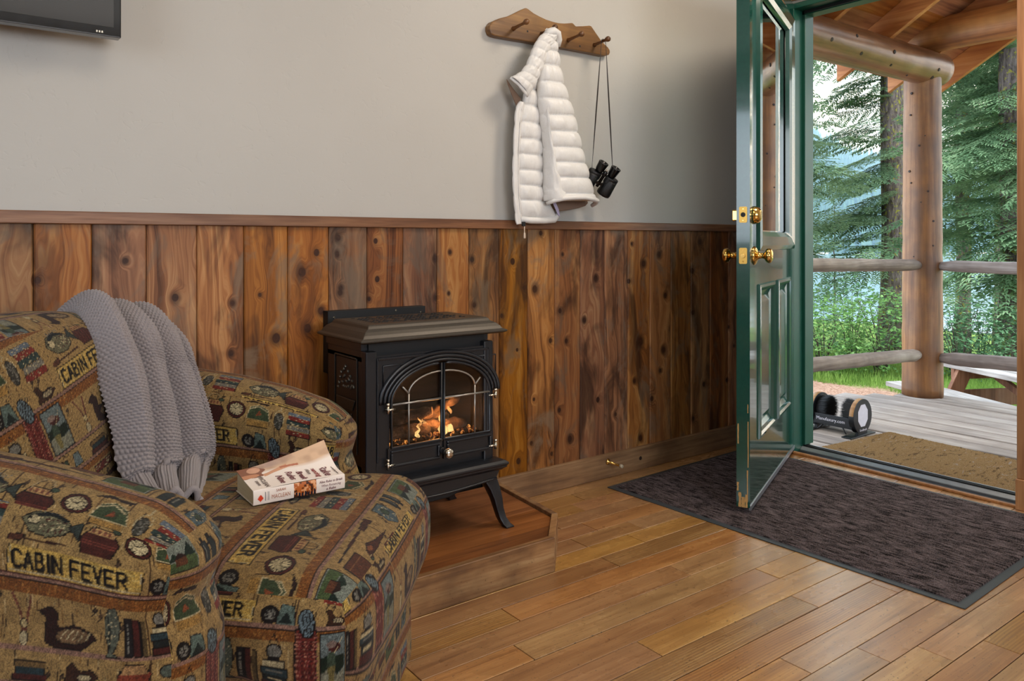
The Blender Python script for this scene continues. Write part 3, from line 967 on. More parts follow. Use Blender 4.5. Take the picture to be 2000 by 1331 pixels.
# two doors: frames, glass, muntins
for sgn, nm in ((-1, 'left'), (1, 'right')):
    dr = []
    g = G()
    # outer stile + arched top + bottom rail as tubes following the half arch
    pts = [(AC + sgn * 0.004, SF - 0.010, AZB)]
    pts += [(AC + sgn * AA, SF - 0.010, AZB)]
    pts += [(AC + sgn * AA, SF - 0.010, AZ)]
    for i in range(1, 15):
        th = PI / 2 * i / 14
        pts.append((AC + sgn * AA * math.cos(th) + (sgn * 0.004 if i == 14 else 0), SF - 0.010, AZ + AB * math.sin(th)))
    pts.append((AC + sgn * 0.004, SF - 0.010, AZB))
    g.tube(pts, 0.0045, 8, caps=False)
    # lower solid panel of the door
    g.box(min(AC + sgn * 0.003, AC + sgn * (AA + 0.012)), max(AC + sgn * 0.003, AC + sgn * (AA + 0.012)), SF - 0.012, SF - 0.004, 0.322, AZB)
    d = g.build('glass_door', m_iron, stove)
    # panel moulding (raised frame, recessed centre)
    xa, xb = sorted((AC + sgn * 0.012, AC + sgn * (AA + 0.004)))
    gm = G()
    for x0, x1, z0, z1 in ((xa, xb, 0.326, 0.334), (xa, xb, 0.366, 0.374), (xa, xa + 0.008, 0.334, 0.366), (xb - 0.008, xb, 0.334, 0.366)):
        gm.box(x0, x1, SF - 0.018, SF - 0.010, z0, z1)
    gm.build('panel_moulding', m_iron, d, bevel=0.003, seg=2)
    gp = G()
    hp = [(AC + sgn * 0.004, AZB), (AC + sgn * AA, AZB), (AC + sgn * AA, AZ)]
    for i in range(1, 15):
        th = PI / 2 * i / 14
        hp.append((AC + sgn * (AA * math.cos(th) + (0.004 if i == 14 else 0)), AZ + AB * math.sin(th)))
    gp.prism(hp, lambda a, b, t: (a, t, b), SF - 0.004, SF - 0.001)
    gp.build('glass_pane', m_stoveglass, d)
    mx = AC + sgn * 0.113
    yb_ = SF - 0.011
    mun = G()
    mun.tube([(mx, yb_, AZB), (mx, yb_, AZ + 0.022)], 0.0026, 6)
    mun.tube([(AC + sgn * 0.004, yb_, AZ - 0.004), (AC + sgn * AA, yb_, AZ - 0.004)], 0.0032, 6)
    arc = [(AC + sgn * (0.004 + 0.109 * math.cos(PI / 2 * i / 10)), yb_, AZ + 0.022 + 0.054 * math.sin(PI / 2 * i / 10)) for i in range(11)]
    mun.tube(arc, 0.0026, 6)
    mun.tube([(mx, yb_, AZ + 0.022), (mx + sgn * 0.020, yb_, AZ + 0.043)], 0.0026, 6)
    mun.build('muntin', plain('bright_edged_iron', 'a09a92', 0.3, 0.7), d)
    # hinges
    for z_ in (0.49, 0.335):
        h = G()
        hx = AC + sgn * (AA + 0.016)
        h.lathe([(-0.010, 0.0045), (0.010, 0.0045)], (hx, SF - 0.020, z_), (0, 0, 1), 12)
        h.lathe([(0.010, 0.003), (0.013, 0.0055), (0.018, 0.0055), (0.020, 0.003)], (hx, SF - 0.020, z_), (0, 0, 1), 12)
        h.lathe([(0, 0.0035), (0.024, 0.0035)], (hx, SF - 0.020, z_), (-sgn, 0.15, 0), 10)
        h.lathe([(0, 0.0045), (0.014, 0.004)], (hx, SF - 0.018, z_), (0, 1, 0), 10)
        h.build('hinge', m_chrome, d)
# handle knob between the doors
G().lathe([(0, 0.006), (0.008, 0.006), (0.010, 0.012), (0.016, 0.0155), (0.024, 0.0155), (0.029, 0.011), (0.031, 0.004)], (AC + 0.004, SF - 0.018, 0.344), (0, -1, 0), 24).build('door_knob', m_chrome, stove)
g = G()
g.lathe([(0, 0.010), (0.007, 0.009)], (AC - 0.006, SF - 0.016, 0.350), (0, -1, 0), 16)
g.build('knob_rose', m_iron, stove)
# top plate: stepped profile, outer rim z .687
def loft_rect(levels, name, mat, parent, **kw):
    """levels: (x0,x1,y0,y1,z)"""
    g = G()
    vs, fs = [], []
    for x0, x1, y0, y1, z in levels:
        vs += [(x0, y0, z), (x1, y0, z), (x1, y1, z), (x0, y1, z)]
    L_ = len(levels)
    for i in range(L_ - 1):
        for k_ in range(4):
            k2 = (k_ + 1) % 4
            fs.append((i * 4 + k_, i * 4 + k2, (i + 1) * 4 + k2, (i + 1) * 4 + k_))
    fs.append((3, 2, 1, 0))
    fs.append(tuple((L_ - 1) * 4 + k_ for k_ in range(4)))
    g.add(vs, fs)
    return g.build(name, mat, parent, **kw)
TX0, TX1, TY0, TY1 = 0.930, 1.418, 1.905, 2.200
def lv(d, z):
    return (TX0 + d, TX1 - d, TY0 + d, TY1 - d * 0.5, z)
top = loft_rect([lv(0.012, 0.680), lv(0.0, 0.685), lv(0.0, 0.690), lv(0.010, 0.694), lv(0.016, 0.702), lv(0.024, 0.710), lv(0.038, 0.717), lv(0.042, 0.724), lv(0.048, 0.7275)],
                'top_plate', m_irontop, stove, bevel=0.0015, seg=2)
# cast-in grille pattern on the top
g = G()
rs = random.Random(3)
for i in range(26):
    cx = 1.02 + 0.012 * i
    for j in range(9):
        if rs.random() < 0.75:
            cy = 2.00 + 0.018 * j
            g.box(cx - 0.004, cx + 0.004, cy - 0.0018, cy + 0.0018, 0.7272, 0.7290)
o = g.build('grille', m_dark, top)
o['kind'] = 'stuff'
# dark gap between top plate and body
G().box(SX0 + 0.015, SX1 - 0.015, SF + 0.012, SB - 0.005, 0.638, 0.684).build('heat_outlet', m_dark, stove)
G().box(SX0 - 0.004, SX1 + 0.004, SF + 0.02, SB, 0.655, 0.682).build('neck', m_iron, stove)
# base plate and apron
def bl(d, z):
    return (0.934 + d, 1.420 - d, 1.900 + d, 2.215 - d * 0.5, z)
loft_rect([bl(0.016, 0.262), bl(0.010, 0.268), bl(0.004, 0.272), bl(0.004, 0.277), bl(0.0, 0.280), bl(0.0, 0.286), bl(0.008, 0.292), bl(0.024, 0.297)], 'base_plate', m_iron, stove, bevel=0.001)
g = G()
pts = [(0.955, 0.264), (1.400, 0.264)]
for i in range(15):
    t = i / 14
    x_ = 1.385 - 0.41 * t
    pts.append((x_, 0.238 - 0.012 * math.sin(PI * t)))
g.prism(pts, lambda a, b, t: (a, t, b), 1.918, 1.930)
apron = g.build('apron', m_iron, stove, bevel=0.002)
g = G()
g.tube([(1.385 - 0.41 * i / 14, 1.917, 0.240 - 0.012 * math.sin(PI * i / 14)) for i in range(15)], 0.0035, 8)
g.build('apron_bead', m_iron, apron)
g = G()
pts = [(1.01, 0.262), (1.345, 0.262), (1.335, 0.236), (1.30, 0.216), (1.235, 0.200), (1.04, 0.196)]
g.prism(pts, lambda a, b, t: (a, t, b), 1.950, 2.150)
g.build('control_box', m_dark, stove, bevel=0.004, seg=2)
# maker's oval badge under the apron
m_badge = plain('badge_silver', 'cfccd2', 0.3, 0.5)
g = G()
bc = (1.283, 1.948, 0.240)
Mb = frame(bc, (1, 0, 0), (0, 0, 1))
ov = [(0.0245 * math.cos(2 * PI * i / 32), 0.0108 * math.sin(2 * PI * i / 32)) for i in range(32)]
bd = G().prism(ov, lambda a, b, t: tuple(Mb @ Vector((a, b, t))), -0.002, 0.002).build('badge', m_badge, stove)
ov2 = [(0.0228 * math.cos(2 * PI * i / 32), 0.0092 * math.sin(2 * PI * i / 32)) for i in range(32)]
G().prism(ov2, lambda a, b, t: tuple(Mb @ Vector((a, b, t))), 0.0015, 0.0026).build('badge_field', m_dark, bd)
text_mesh('badge_lettering', 'Enviro', m_badge, Mb @ Matrix.Translation((0, 0, 0.0028)), 0.0135, bd, 0.0004, shear=0.2)
# legs
for sx_, sy_ in ((1, -1), (-1, -1), (1, 1), (-1, 1)):
    cx = SC + sx_ * 0.205
    cy = 2.065 + sy_ * 0.125
    path = [(-0.030, 0.264), (-0.020, 0.235), (-0.008, 0.205), (0.000, 0.175), (0.005, 0.145), (0.011, 0.118), (0.019, 0.100), (0.026, 0.0925)]
    ws = [0.030, 0.023, 0.018, 0.015, 0.0125, 0.012, 0.013, 0.0145]
    g = G()
    rings = []
    for (off, z), w_ in zip(path, ws):
        ox, oy = cx + sx_ * (off + 0.012), cy + sy_ * (off + 0.010)
        rings.append([(ox - w_, oy - w_, z), (ox + w_, oy - w_, z), (ox + w_, oy + w_, z), (ox - w_, oy + w_, z)])
    z_l = 0.0885
    rings.append([(p[0], p[1], z_l) for p in rings[-1]])
    vs = [p for r_ in rings for p in r_]
    fs = []
    for i in range(len(rings) - 1):
        for k_ in range(4):
            k2 = (k_ + 1) % 4
            fs.append((i * 4 + k_, i * 4 + k2, (i + 1) * 4 + k2, (i + 1) * 4 + k_))
    fs += [(0, 1, 2, 3), tuple(len(vs) - 4 + k_ for k_ in (3, 2, 1, 0))]
    g.add(vs, fs, True)
    leg = g.build('leg', m_iron, stove, bevel=0.004, seg=2)
# left side: relief pine, slot and lettered plaque
side = G()
def sp(y_, z_, dx=0.0):
    return (SX0 - dx, y_, z_)
yc_s = 2.075
relief = [(0.000, 0.640 - 0.04, 0.004, 40), (-0.016, 0.588, 0.0035, 30), (0.012, 0.590, 0.006, -50), (0.030, 0.580, 0.004, 60), (-0.030, 0.575, 0.003, 20), (-0.042, 0.563, 0.003, 0),
          (0.036, 0.565, 0.004, 30), (0.010, 0.570, 0.007, -40), (-0.022, 0.565, 0.006, 45), (-0.006, 0.558, 0.005, 10), (0.022, 0.553, 0.005, 0), (0.044, 0.548, 0.004, 60),
          (-0.052, 0.548, 0.005, 60), (-0.038, 0.545, 0.008, -50), (-0.020, 0.545, 0.004, 0), (-0.010, 0.542, 0.003, 0), (0.002, 0.541, 0.003, 0), (0.014, 0.542, 0.004, 20), (0.050, 0.535, 0.004, 0)]
g = G()
for dy, z_, ln, ang in relief:
    a = math.radians(ang)
    p0 = (SX0 - 0.001, yc_s + dy - ln * math.cos(a), z_ - ln * math.sin(a))
    p1 = (SX0 - 0.001, yc_s + dy + ln * math.cos(a) + 0.0005, z_ + ln * math.sin(a))
    g.tube([p0, p1], 0.0032, 8)
g.build('pine_relief', plain('relief_iron', '7a7468', 0.3, 0.5), stove)
g = G()
g.box(SX0 - 0.004, SX0, 2.005, 2.145, 0.627, 0.632)
g.box(SX0 - 0.003, SX0, 2.000, 2.004, 0.36, 0.63); g.box(SX0 - 0.003, SX0, 2.146, 2.150, 0.36, 0.63)
g.build('side_moulding', m_irontop, stove, bevel=0.001)
g = G()
g.prism([(2.135, 0.510), (2.010, 0.510), (2.030, 0.478), (2.135, 0.478)], lambda a, b, t: (t, a, b), SX0 - 0.004, SX0)
pq = g.build('side_plaque', m_irontop, stove, bevel=0.002)
Ms = frame((SX0 - 0.003, 2.085, 0.466), (0, -1, 0), (0, 0, 1))
g = G()
for i in range(5):
    g.box(SX0 - 0.003, SX0, 2.115 - i * 0.020, 2.123 - i * 0.020, 0.455, 0.470)
g.build('side_vent', m_irontop, stove, bevel=0.001)
# wall plate behind the stove
wp = tag(G().box(0.992, 1.340, 2.262, 2.299, 0.55, 0.742).build('wall_plate', m_dark, bevel=0.001), 'flat black metal vent plate on the wood wall behind the stove', 'vent')
for x_, z_ in ((1.012, 0.722), (1.228, 0.733), (1.322, 0.722)):
    G().lathe([(0, 0.004), (0.002, 0.003)], (x_, 2.262, z_), (0, -1, 0), 10).build('screw', m_chrome, wp)
G().tube([(1.18, 2.20, 0.50), (1.18, 2.27, 0.50)], 0.08, 24).build('flue', m_dark, stove)
# logs and fire
m_log = Mat('charred_log', 0.9)
_n = m_log.noise(26, 4, 0.7)
m_log.set(color=m_log.ramp(_n, [(0.35, lin('171210')), (0.55, lin('6b5546')), (0.7, lin('a58d74'))]))
m_log.bump(_n, 0.8, 0.01)
m_log = m_log.m
rs = random.Random(9)
for (p0, p1, r_) in (((1.03, 2.03, 0.395), (1.20, 2.01, 0.40), 0.020), ((1.19, 2.04, 0.398), (1.34, 2.02, 0.395), 0.020), ((1.09, 2.07, 0.425), (1.20, 1.99, 0.455), 0.016),
                     ((1.24, 2.07, 0.42), (1.30, 2.00, 0.485), 0.013), ((1.13, 2.06, 0.44), (1.29, 2.06, 0.425), 0.017)):
    pts, rad = [], []
    for i in range(9):
        t = i / 8
        pts.append(tuple(p0[k_] + (p1[k_] - p0[k_]) * t + rs.uniform(-0.003, 0.003) for k_ in range(3)))
        rad.append(r_ * rs.uniform(0.8, 1.15) * (0.75 if i in (0, 8) else 1))
    G().tube(pts, rad, 12).build('log', m_log, stove)
m_ember = Mat('glowing_ember', 0.9)
_e = m_ember.noise(55, 3, 0.7)
m_ember.set(color=lin('3a1d10'), emit=m_ember.ramp(_e, [(0.4, (0.9, 0.12, 0.02)), (0.65, (1.0, 0.5, 0.12))]),
            estr=m_ember.ramp(_e, [(0.50, 0.0), (0.66, 1.6)]))
m_ember = m_ember.m
g = G()
for i in range(160):
    x_, y_ = rs.uniform(1.03, 1.36), rs.uniform(1.965, 2.11)
    s_ = rs.uniform(0.003, 0.008)
    g.lathe([(-s_, s_ * 0.4), (0, s_), (s_, s_ * 0.4)], (x_, y_, 0.378 + s_ * 0.5), (rs.uniform(-1, 1), rs.uniform(-1, 1), 0.6), 6)
o = g.build('ember_bed', m_ember, stove)
o['kind'] = 'stuff'
m_flame = Mat('flame', 1.0)
m_flame.set(color=(0, 0, 0, 1), emit=m_flame.ramp(m_flame.n('SeparateXYZ', {0: m_flame.tc()}).outputs[2], [(0.39, (1.0, 0.72, 0.30)), (0.47, (1.0, 0.30, 0.05))]), estr=2.4,
            alpha=m_flame.ramp(m_flame.noise(40, 3, 0.6), [(0.35, 0.15), (0.6, 0.85)]))
m_flame = m_flame.m
for (x_, y_, z0, h_, w_) in ((1.150, 1.985, 0.385, 0.034, 0.006), (1.164, 2.0, 0.40, 0.040, 0.006), (1.232, 1.985, 0.385, 0.026, 0.016), (1.262, 1.99, 0.388, 0.020, 0.012),
                             (1.246, 2.01, 0.40, 0.045, 0.008), (1.282, 2.02, 0.43, 0.050, 0.005), (1.19, 2.02, 0.40, 0.030, 0.006)):
    pts = [(x_ + 0.006 * math.sin(i * 1.1 + x_ * 40), y_, z0 + h_ * i / 8) for i in range(9)]
    rad = [w_ * (0.5, 0.9, 1.0, 0.92, 0.75, 0.55, 0.38, 0.2, 0.04)[i] for i in range(9)]
    G().tube(pts, rad, 10, squash=0.6).build('flame', m_flame, stove)
pl_ = bpy.data.lights.new('fire_glow', 'POINT')
pl_.energy = 1.4
pl_.color = (1.0, 0.45, 0.15)
pl_.shadow_soft_size = 0.03
fo = bpy.data.objects.new('fire_glow', pl_)
COL.objects.link(fo)
fo.location = (1.235, 1.985, 0.43)
fo.parent = stove
# =================================================================== TV
m_bezel = plain('piano_black_plastic', '0a0a0b', 0.12, 0, 0.1, 40, coat=0.5)
m_screen = Mat('lcd_screen_off', 0.12, 0, 1.0)
m_screen.set(color=m_screen.mix(m_screen.noise(4, 2), lin('262524'), lin('302f2d')))
m_screen = m_screen.m
tv = tag(root('television'), 'black flat television mounted on the plaster wall at the upper left', 'television')
TX, TZ, TF = 0.401, 1.481, 2.200
G().box(TX - 1.05, TX, TF, TF + 0.035, TZ, TZ + 0.62).build('bezel', m_bezel, tv, bevel=0.003, seg=2)
G().box(TX - 1.035, TX - 0.018, TF - 0.0008, TF + 0.002, TZ + 0.024, TZ + 0.60).build('screen', m_screen, tv)
G().box(TX - 0.90, TX - 0.15, TF + 0.034, TF + 0.060, TZ + 0.06, TZ + 0.55).build('back_cover', m_bezel, tv, bevel=0.008, seg=2)
G().box(TX - 0.65, TX - 0.40, TF + 0.058, WALL_Y, TZ + 0.2, TZ + 0.4).build('wall_bracket', m_black, tv)
g = G()
for i in range(3):
    g.box(TX - 0.058 + i * 0.006, TX - 0.0545 + i * 0.006, TF - 0.001, TF, TZ + 0.007, TZ + 0.012)
g.build('maker_mark', m_chrome, tv)

# =================================================================== COAT RACK
m_pine = wood('aged_pine', '5f3f20', '8a6236', 'a07845', 'X', 60, 0.4, vary=0.15, blotch=6, spec=0.5)
RY = 2.288
def rs_(p, y0=2.27):
    k_ = RY / y0
    return (p[0] * k_, 0.96 + (p[1] - 0.96) * k_)
rk = [(1.617, 1.702), (1.610, 1.716), (1.610, 1.731), (1.622, 1.747), (1.653, 1.764), (1.690, 1.778), (1.716, 1.791), (1.750, 1.811), (1.770, 1.822), (1.778, 1.824), (1.786, 1.822),
      (1.812, 1.811), (1.841, 1.804), (1.872, 1.798), (1.909, 1.795), (1.935, 1.795), (1.963, 1.798), (2.003, 1.807), (2.008, 1.806), (2.022, 1.797), (2.060, 1.804), (2.096, 1.812), (2.104, 1.811),
      (2.121, 1.795), (2.160, 1.760), (2.194, 1.741), (2.205, 1.731), (2.206, 1.720), (2.200, 1.711), (2.186, 1.706), (2.171, 1.704), (2.007, 1.704), (1.829, 1.700), (1.651, 1.697), (1.630, 1.698)]
rk = [rs_(p) for p in rk]
rack = tag(root('coat_rack'), 'scalloped amber pine coat rack board with four wooden pegs on the plaster wall', 'coat rack')
G().prism(rk, lambda a, b, t: (a, t, b), RY, WALL_Y + 0.001).build('backboard', m_pine, rack, bevel=0.004, seg=2)
m_peg = wood('dark_peg_wood', '4a2c12', '744820', '8a5a2c', 'Y', 60, 0.4, vary=0.15)
PEGS = []
for bx_, bz_ in ((1.716, 1.737), (1.849, 1.739), (1.981, 1.736), (2.118, 1.738)):
    b = rs_((bx_, bz_))
    PEGS.append(b)
    g = G()
    g.lathe([(0, 0.0085), (0.004, 0.0085), (0.010, 0.0062), (0.050, 0.0054), (0.066, 0.0062), (0.072, 0.0095), (0.078, 0.0110), (0.084, 0.0100), (0.088, 0.006), (0.0885, 0.001)],
            (b[0], RY, b[1]), (0, -1, 0.10), 18)
    g.build('peg', m_peg, rack)
for a, b in ((1.782, 1.738), (2.042, 1.722)):
    p = rs_((a, b))
    G().lathe([(0, 0.0042), (0.0006, 0.0036)], (p[0], RY, p[1]), (0, -1, 0), 10).build('screw_plug', m_dark, rack)

# =================================================================== JACKET
m_down = Mat('white_down_nylon', 0.42, 0, 0.4)
_n = m_down.noise(160, 3, 0.7)
_w = m_down.noise(45, 4, 0.65, 1.5)
m_down.set(color=m_down.mix(_n, lin('d6d3cf'), lin('e6e4e1')), sheen=0.15)
m_down.bump(m_down.math('ADD', _w, m_down.math('MULTIPLY', _n, 0.3)), 0.18, 0.002)
m_down = m_down.m
m_lining = plain('taupe_lining', '7d6453', 0.6, 0, 0.1, 40, bump=0.2)
m_lilac = plain('lilac_lining', 'b7aecb', 0.6, 0, 0.08, 40)
jacket = tag(root('puffer_jacket'), 'white quilted down jacket hanging by its collar from the second peg of the coat rack', 'jacket')

def smooth_noise(seed, shape, cells):
    r_ = np.random.default_rng(seed)
    g_ = r_.standard_normal((cells[0] + 3, cells[1] + 3))
    ys = np.linspace(0, cells[0], shape[0])
    xs = np.linspace(0, cells[1], shape[1])
    yi, xi = ys.astype(int), xs.astype(int)
    fy, fx = ys - yi, xs - xi
    fy, fx = fy * fy * (3 - 2 * fy), fx * fx * (3 - 2 * fx)
    a = g_[yi][:, xi]; b = g_[yi][:, xi + 1]; c = g_[yi + 1][:, xi]; d = g_[yi + 1][:, xi + 1]
    return (a * (1 - fx) + b * fx) * (1 - fy)[:, None] + (c * (1 - fx) + d * fx) * fy[:, None]

def puffy(rows, thick, yc, seed, nsub=12, nx=44, puff=0.013, skew=0.0, round_=2.6, back=0.5, ybot=None):
    """rows: list of ((xl,zl),(xr,zr)) quilting seams from top to bottom -> closed quilted body"""
    rows = np.array(rows, float)
    R_ = len(rows)
    P = []
    s = np.linspace(0, 1, nx)
    for i in range(R_ - 1):
        last = i == R_ - 2
        for j in range(nsub + (1 if last else 0)):
            t = j / nsub
            L_ = rows[i, 0] * (1 - t) + rows[i + 1, 0] * t
            Rr = rows[i, 1] * (1 - t) + rows[i + 1, 1] * t
            pf = math.sqrt(max(0, math.sin(PI * min(1, t ** 0.92)))) if 0 < t < 1 else 0.0
            x = L_[0] + (Rr[0] - L_[0]) * s
            z = L_[1] + (Rr[1] - L_[1]) * s
            dome = (1 - np.abs(2 * s - 1) ** round_) ** 0.5
            P.append((x, z, dome, pf, i + t))
    n = len(P)
    X = np.array([p[0] for p in P]); Z = np.array([p[1] for p in P]); D = np.array([p[2] for p in P])
    PF = np.array([p[3] for p in P])[:, None]; T = np.array([p[4] for p in P])[:, None]
    th = thick if not callable(thick) else np.array([thick(t) for t in T[:, 0]])[:, None]
    wr = smooth_noise(seed, (n, nx), (R_ * 2, 9)) * 0.0012
    # gathers running down from every seam
    gath = smooth_noise(seed + 1, (n, nx), (R_ * 3, 30)) * 0.0007 * (1 - PF * 0.6)
    yfront = yc - (th * D) - puff * PF * np.minimum(1, D * 1.3) + (wr + gath) * np.minimum(1, D * 2)
    # side bulge makes a scalloped outline
    X = X + (s[None, :] - 0.5) * 2 * 0.004 * PF * (np.abs(s[None, :] - 0.5) * 2) ** 3
    yback = yc + th * D * back
    g = G()
    F_ = np.stack([X, yfront, Z], -1)
    B_ = np.stack([X, yback, Z], -1)
    full = np.concatenate([F_, B_[:, ::-1][:, 1:-1]], axis=1)
    g.grid(full, True, closed_u=True)
    return g

LP = list(zip([(1.780, 1.580), (1.763, 1.520), (1.752, 1.462), (1.733, 1.396), (1.728, 1.336), (1.726, 1.279), (1.724, 1.221), (1.726, 1.165), (1.729, 1.110), (1.736, 1.050)],
              [(1.850, 1.600), (1.850, 1.520), (1.850, 1.455), (1.856, 1.396), (1.860, 1.336), (1.862, 1.279), (1.862, 1.221), (1.862, 1.165), (1.868, 1.110), (1.915, 1.047)]))
puffy(LP, 0.012, 2.262, 3).build('front_panel', m_down, jacket)
g = G()
g.tube([(1.733, 2.255, 1.040), (1.78, 2.250, 1.036), (1.84, 2.248, 1.036), (1.893, 2.250, 1.040), (1.912, 2.258, 1.052), (1.921, 2.268, 1.075)], [0.011, 0.0125, 0.0125, 0.0125, 0.011, 0.008], 14)
g.build('hem', m_down, jacket)
# zipper placket
pk = [((1.729, 1.470), (1.752, 1.468)), ((1.713, 1.440), (1.742, 1.436)), ((1.708, 1.387), (1.734, 1.387)), ((1.702, 1.276), (1.727, 1.279)), ((1.699, 1.202), (1.726, 1.205)), ((1.703, 1.128), (1.729, 1.125)), ((1.710, 1.064), (1.735, 1.062)), ((1.716, 1.020), (1.741, 1.024))]
puffy(pk, 0.005, 2.252, 5, nsub=6, nx=14, puff=0.0015, round_=4).build('zipper_placket', m_down, jacket)
G().tube([(0.5 * (a[0] + b[0]) + 0.006, 2.2455, 0.5 * (a[1] + b[1])) for a, b in pk], 0.0016, 6).build('zipper', plain('zipper_tape', 'c7c5c4', 0.5), jacket)
g = G()
g.box(1.735, 1.748, 2.238, 2.246, 1.014, 1.030)
g.build('zipper_end', m_dark, jacket, bevel=0.001)
g = G()
g.tube([(1.7455, 2.242, 1.018), (1.7460, 2.243, 0.996), (1.7465, 2.243, 0.988)], [0.0020, 0.0016, 0.0026], 8)
g.lathe([(0, 0.0028), (0.004, 0.0036), (0.018, 0.0040), (0.021, 0.0028)], (1.7465, 2.243, 0.990), (0, 0, -1), 10)
g.build('zipper_pull', plain('cream_cord', 'd8c3ae', 0.6), jacket)
# right hand body, folded over in front, widening to the hem
RPn = list(zip([(1.826, 1.712), (1.818, 1.668), (1.808, 1.612), (1.802, 1.548), (1.803, 1.486), (1.812, 1.425), (1.822, 1.366), (1.829, 1.308), (1.831, 1.252), (1.831, 1.196), (1.831, 1.136), (1.832, 1.108)],
               [(1.884, 1.708), (1.893, 1.668), (1.903, 1.612), (1.921, 1.550), (1.947, 1.492), (1.973, 1.434), (1.988, 1.374), (2.008, 1.314), (2.026, 1.258), (2.045, 1.202), (2.070, 1.142), (2.080, 1.116)]))
def th_r(t):
    return 0.012 + 0.034 * min(1, t / 9.0)
puffy(RPn, th_r, 2.235, 8, nsub=13, nx=70, puff=0.015, back=0.35).build('side_panel', m_down, jacket)
# flatter un-quilted gore that narrows upwards along the left of this panel
gore = [((1.818, 1.47), (1.826, 1.47)), ((1.824, 1.38), (1.836, 1.38)), ((1.829, 1.30), (1.850, 1.30)), ((1.830, 1.22), (1.872, 1.222)), ((1.831, 1.15), (1.905, 1.154)), ((1.834, 1.112), (1.922, 1.124))]
def th_g(t):
    return 0.030 + 0.026 * min(1, t / 5.0)
puffy(gore, th_g, 2.233, 12, nsub=10, nx=30, puff=0.001, back=0.1, round_=2.2).build('side_gore', m_down, jacket)
g = G()
hl = [(1.834, 2.222, 1.098), (1.850, 2.196, 1.110), (1.885, 2.181, 1.118), (1.930, 2.175, 1.122), (1.975, 2.173, 1.124), (2.02, 2.177, 1.121), (2.060, 2.192, 1.115), (2.082, 2.222, 1.108), (2.078, 2.242, 1.098)]
g.tube(hl, [0.007, 0.009, 0.0095, 0.0095, 0.0095, 0.0095, 0.0095, 0.009, 0.007], 12)
g.build('hem', m_down, jacket)
# inside of the back, seen under the hem
g = G()
g.prism([(1.850, 1.125), (1.885, 1.090), (1.920, 1.074), (1.975, 1.079), (2.030, 1.088), (2.066, 1.098), (2.080, 1.110), (2.060, 1.14), (1.95, 1.15)], lambda a, b, t: (a, t, b), 2.262, 2.268)
g.build('lining', m_lining, jacket, bevel=0.002)
g = G()
g.prism([(1.878, 1.110), (1.893, 1.112), (1.912, 1.080), (1.918, 1.052), (1.908, 1.060)], lambda a, b, t: (a, t, b), 2.243, 2.247)
g.build('facing', m_lilac, jacket, bevel=0.0015)
# collar: long soft tube from the peg down to the flared tip
cl = list(zip([(1.846, 1.735), (1.812, 1.722), (1.790, 1.697), (1.772, 1.668), (1.757, 1.636), (1.740, 1.600), (1.716, 1.572), (1.690, 1.556), (1.672, 1.545)],
              [(1.884, 1.726), (1.868, 1.700), (1.850, 1.678), (1.832, 1.650), (1.817, 1.612), (1.800, 1.578), (1.786, 1.548), (1.766, 1.520), (1.744, 1.488)]))
puffy(cl, 0.017, 2.222, 21, nsub=9, nx=36, puff=0.004, back=0.9, round_=2.2).build('collar', m_down, jacket)
g = G()
g.tube([(1.671, 2.228, 1.546), (1.684, 2.222, 1.536), (1.700, 2.216, 1.524), (1.716, 2.213, 1.508), (1.730, 2.214, 1.494), (1.742, 2.218, 1.484)], [0.006, 0.0075, 0.008, 0.008, 0.007, 0.005], 10, squash=0.6)
g.build('collar_edge', m_down, jacket)
g = G()
g.prism([(1.676, 1.546), (1.700, 1.520), (1.742, 1.482), (1.735, 1.470), (1.722, 1.452), (1.700, 1.492), (1.682, 1.528)], lambda a, b, t: (a, t, b), 2.256, 2.262)
g.build('collar_lining', m_lining, jacket, bevel=0.0015)
# bunched top over the peg
g = G()
g.tube([(1.826, 2.226, 1.716), (1.838, 2.216, 1.731), (1.858, 2.210, 1.738), (1.876, 2.212, 1.732), (1.890, 2.220, 1.712), (1.893, 2.228, 1.690)], [0.012, 0.015, 0.016, 0.016, 0.014, 0.010], 14)
g.build('collar_fold', m_down, jacket)
G().tube([(1.838, 2.232, 1.725), (1.838, 2.235, 1.745), (1.850, 2.240, 1.754), (1.862, 2.238, 1.745), (1.862, 2.232, 1.725)], 0.0013, 6).build('hanging_loop', m_down, jacket)

# =================================================================== BINOCULARS
m_leather = plain('black_grained_leather', '0e0e10', 0.45, 0, 0.3, 300, bump=0.5)
m_blackmetal = plain('black_enamel', '0b0b0d', 0.25, 0.2, 0.2, 60)
m_lens = Mat('lens_glass', 0.04, 0, 0.8)
m_lens.set(color=m_lens.mix(m_lens.noise(40, 1), lin('1a1420'), lin('3b3140')))
m_lens = m_lens.m
m_strap = plain('dark_brown_strap', '1f1612', 0.5, 0, 0.3, 120)
bino = tag(root('binoculars'), 'black binoculars hanging by a thin dark strap from the rightmost peg of the coat rack', 'binoculars')
bpos = Vector((2.112, 2.225, 1.200))
ax_ = Vector((0.12, -0.56, 0.72)).normalized()       # eyepieces point up, right and out
sd_ = Vector((0.86, -0.30, -0.24))
sd_ = (sd_ - ax_ * sd_.dot(ax_)).normalized()
BM = Matrix.Translation(bpos) @ Matrix((sd_, ax_.cross(sd_), ax_)).transposed().to_4x4() @ Matrix.Scale(1.08, 4)
def bfin(g, name, mat, par=bino, **kw):
    o = g.build(name, mat, par, **kw)
    if par is bino:
        o.matrix_local = BM
    return o
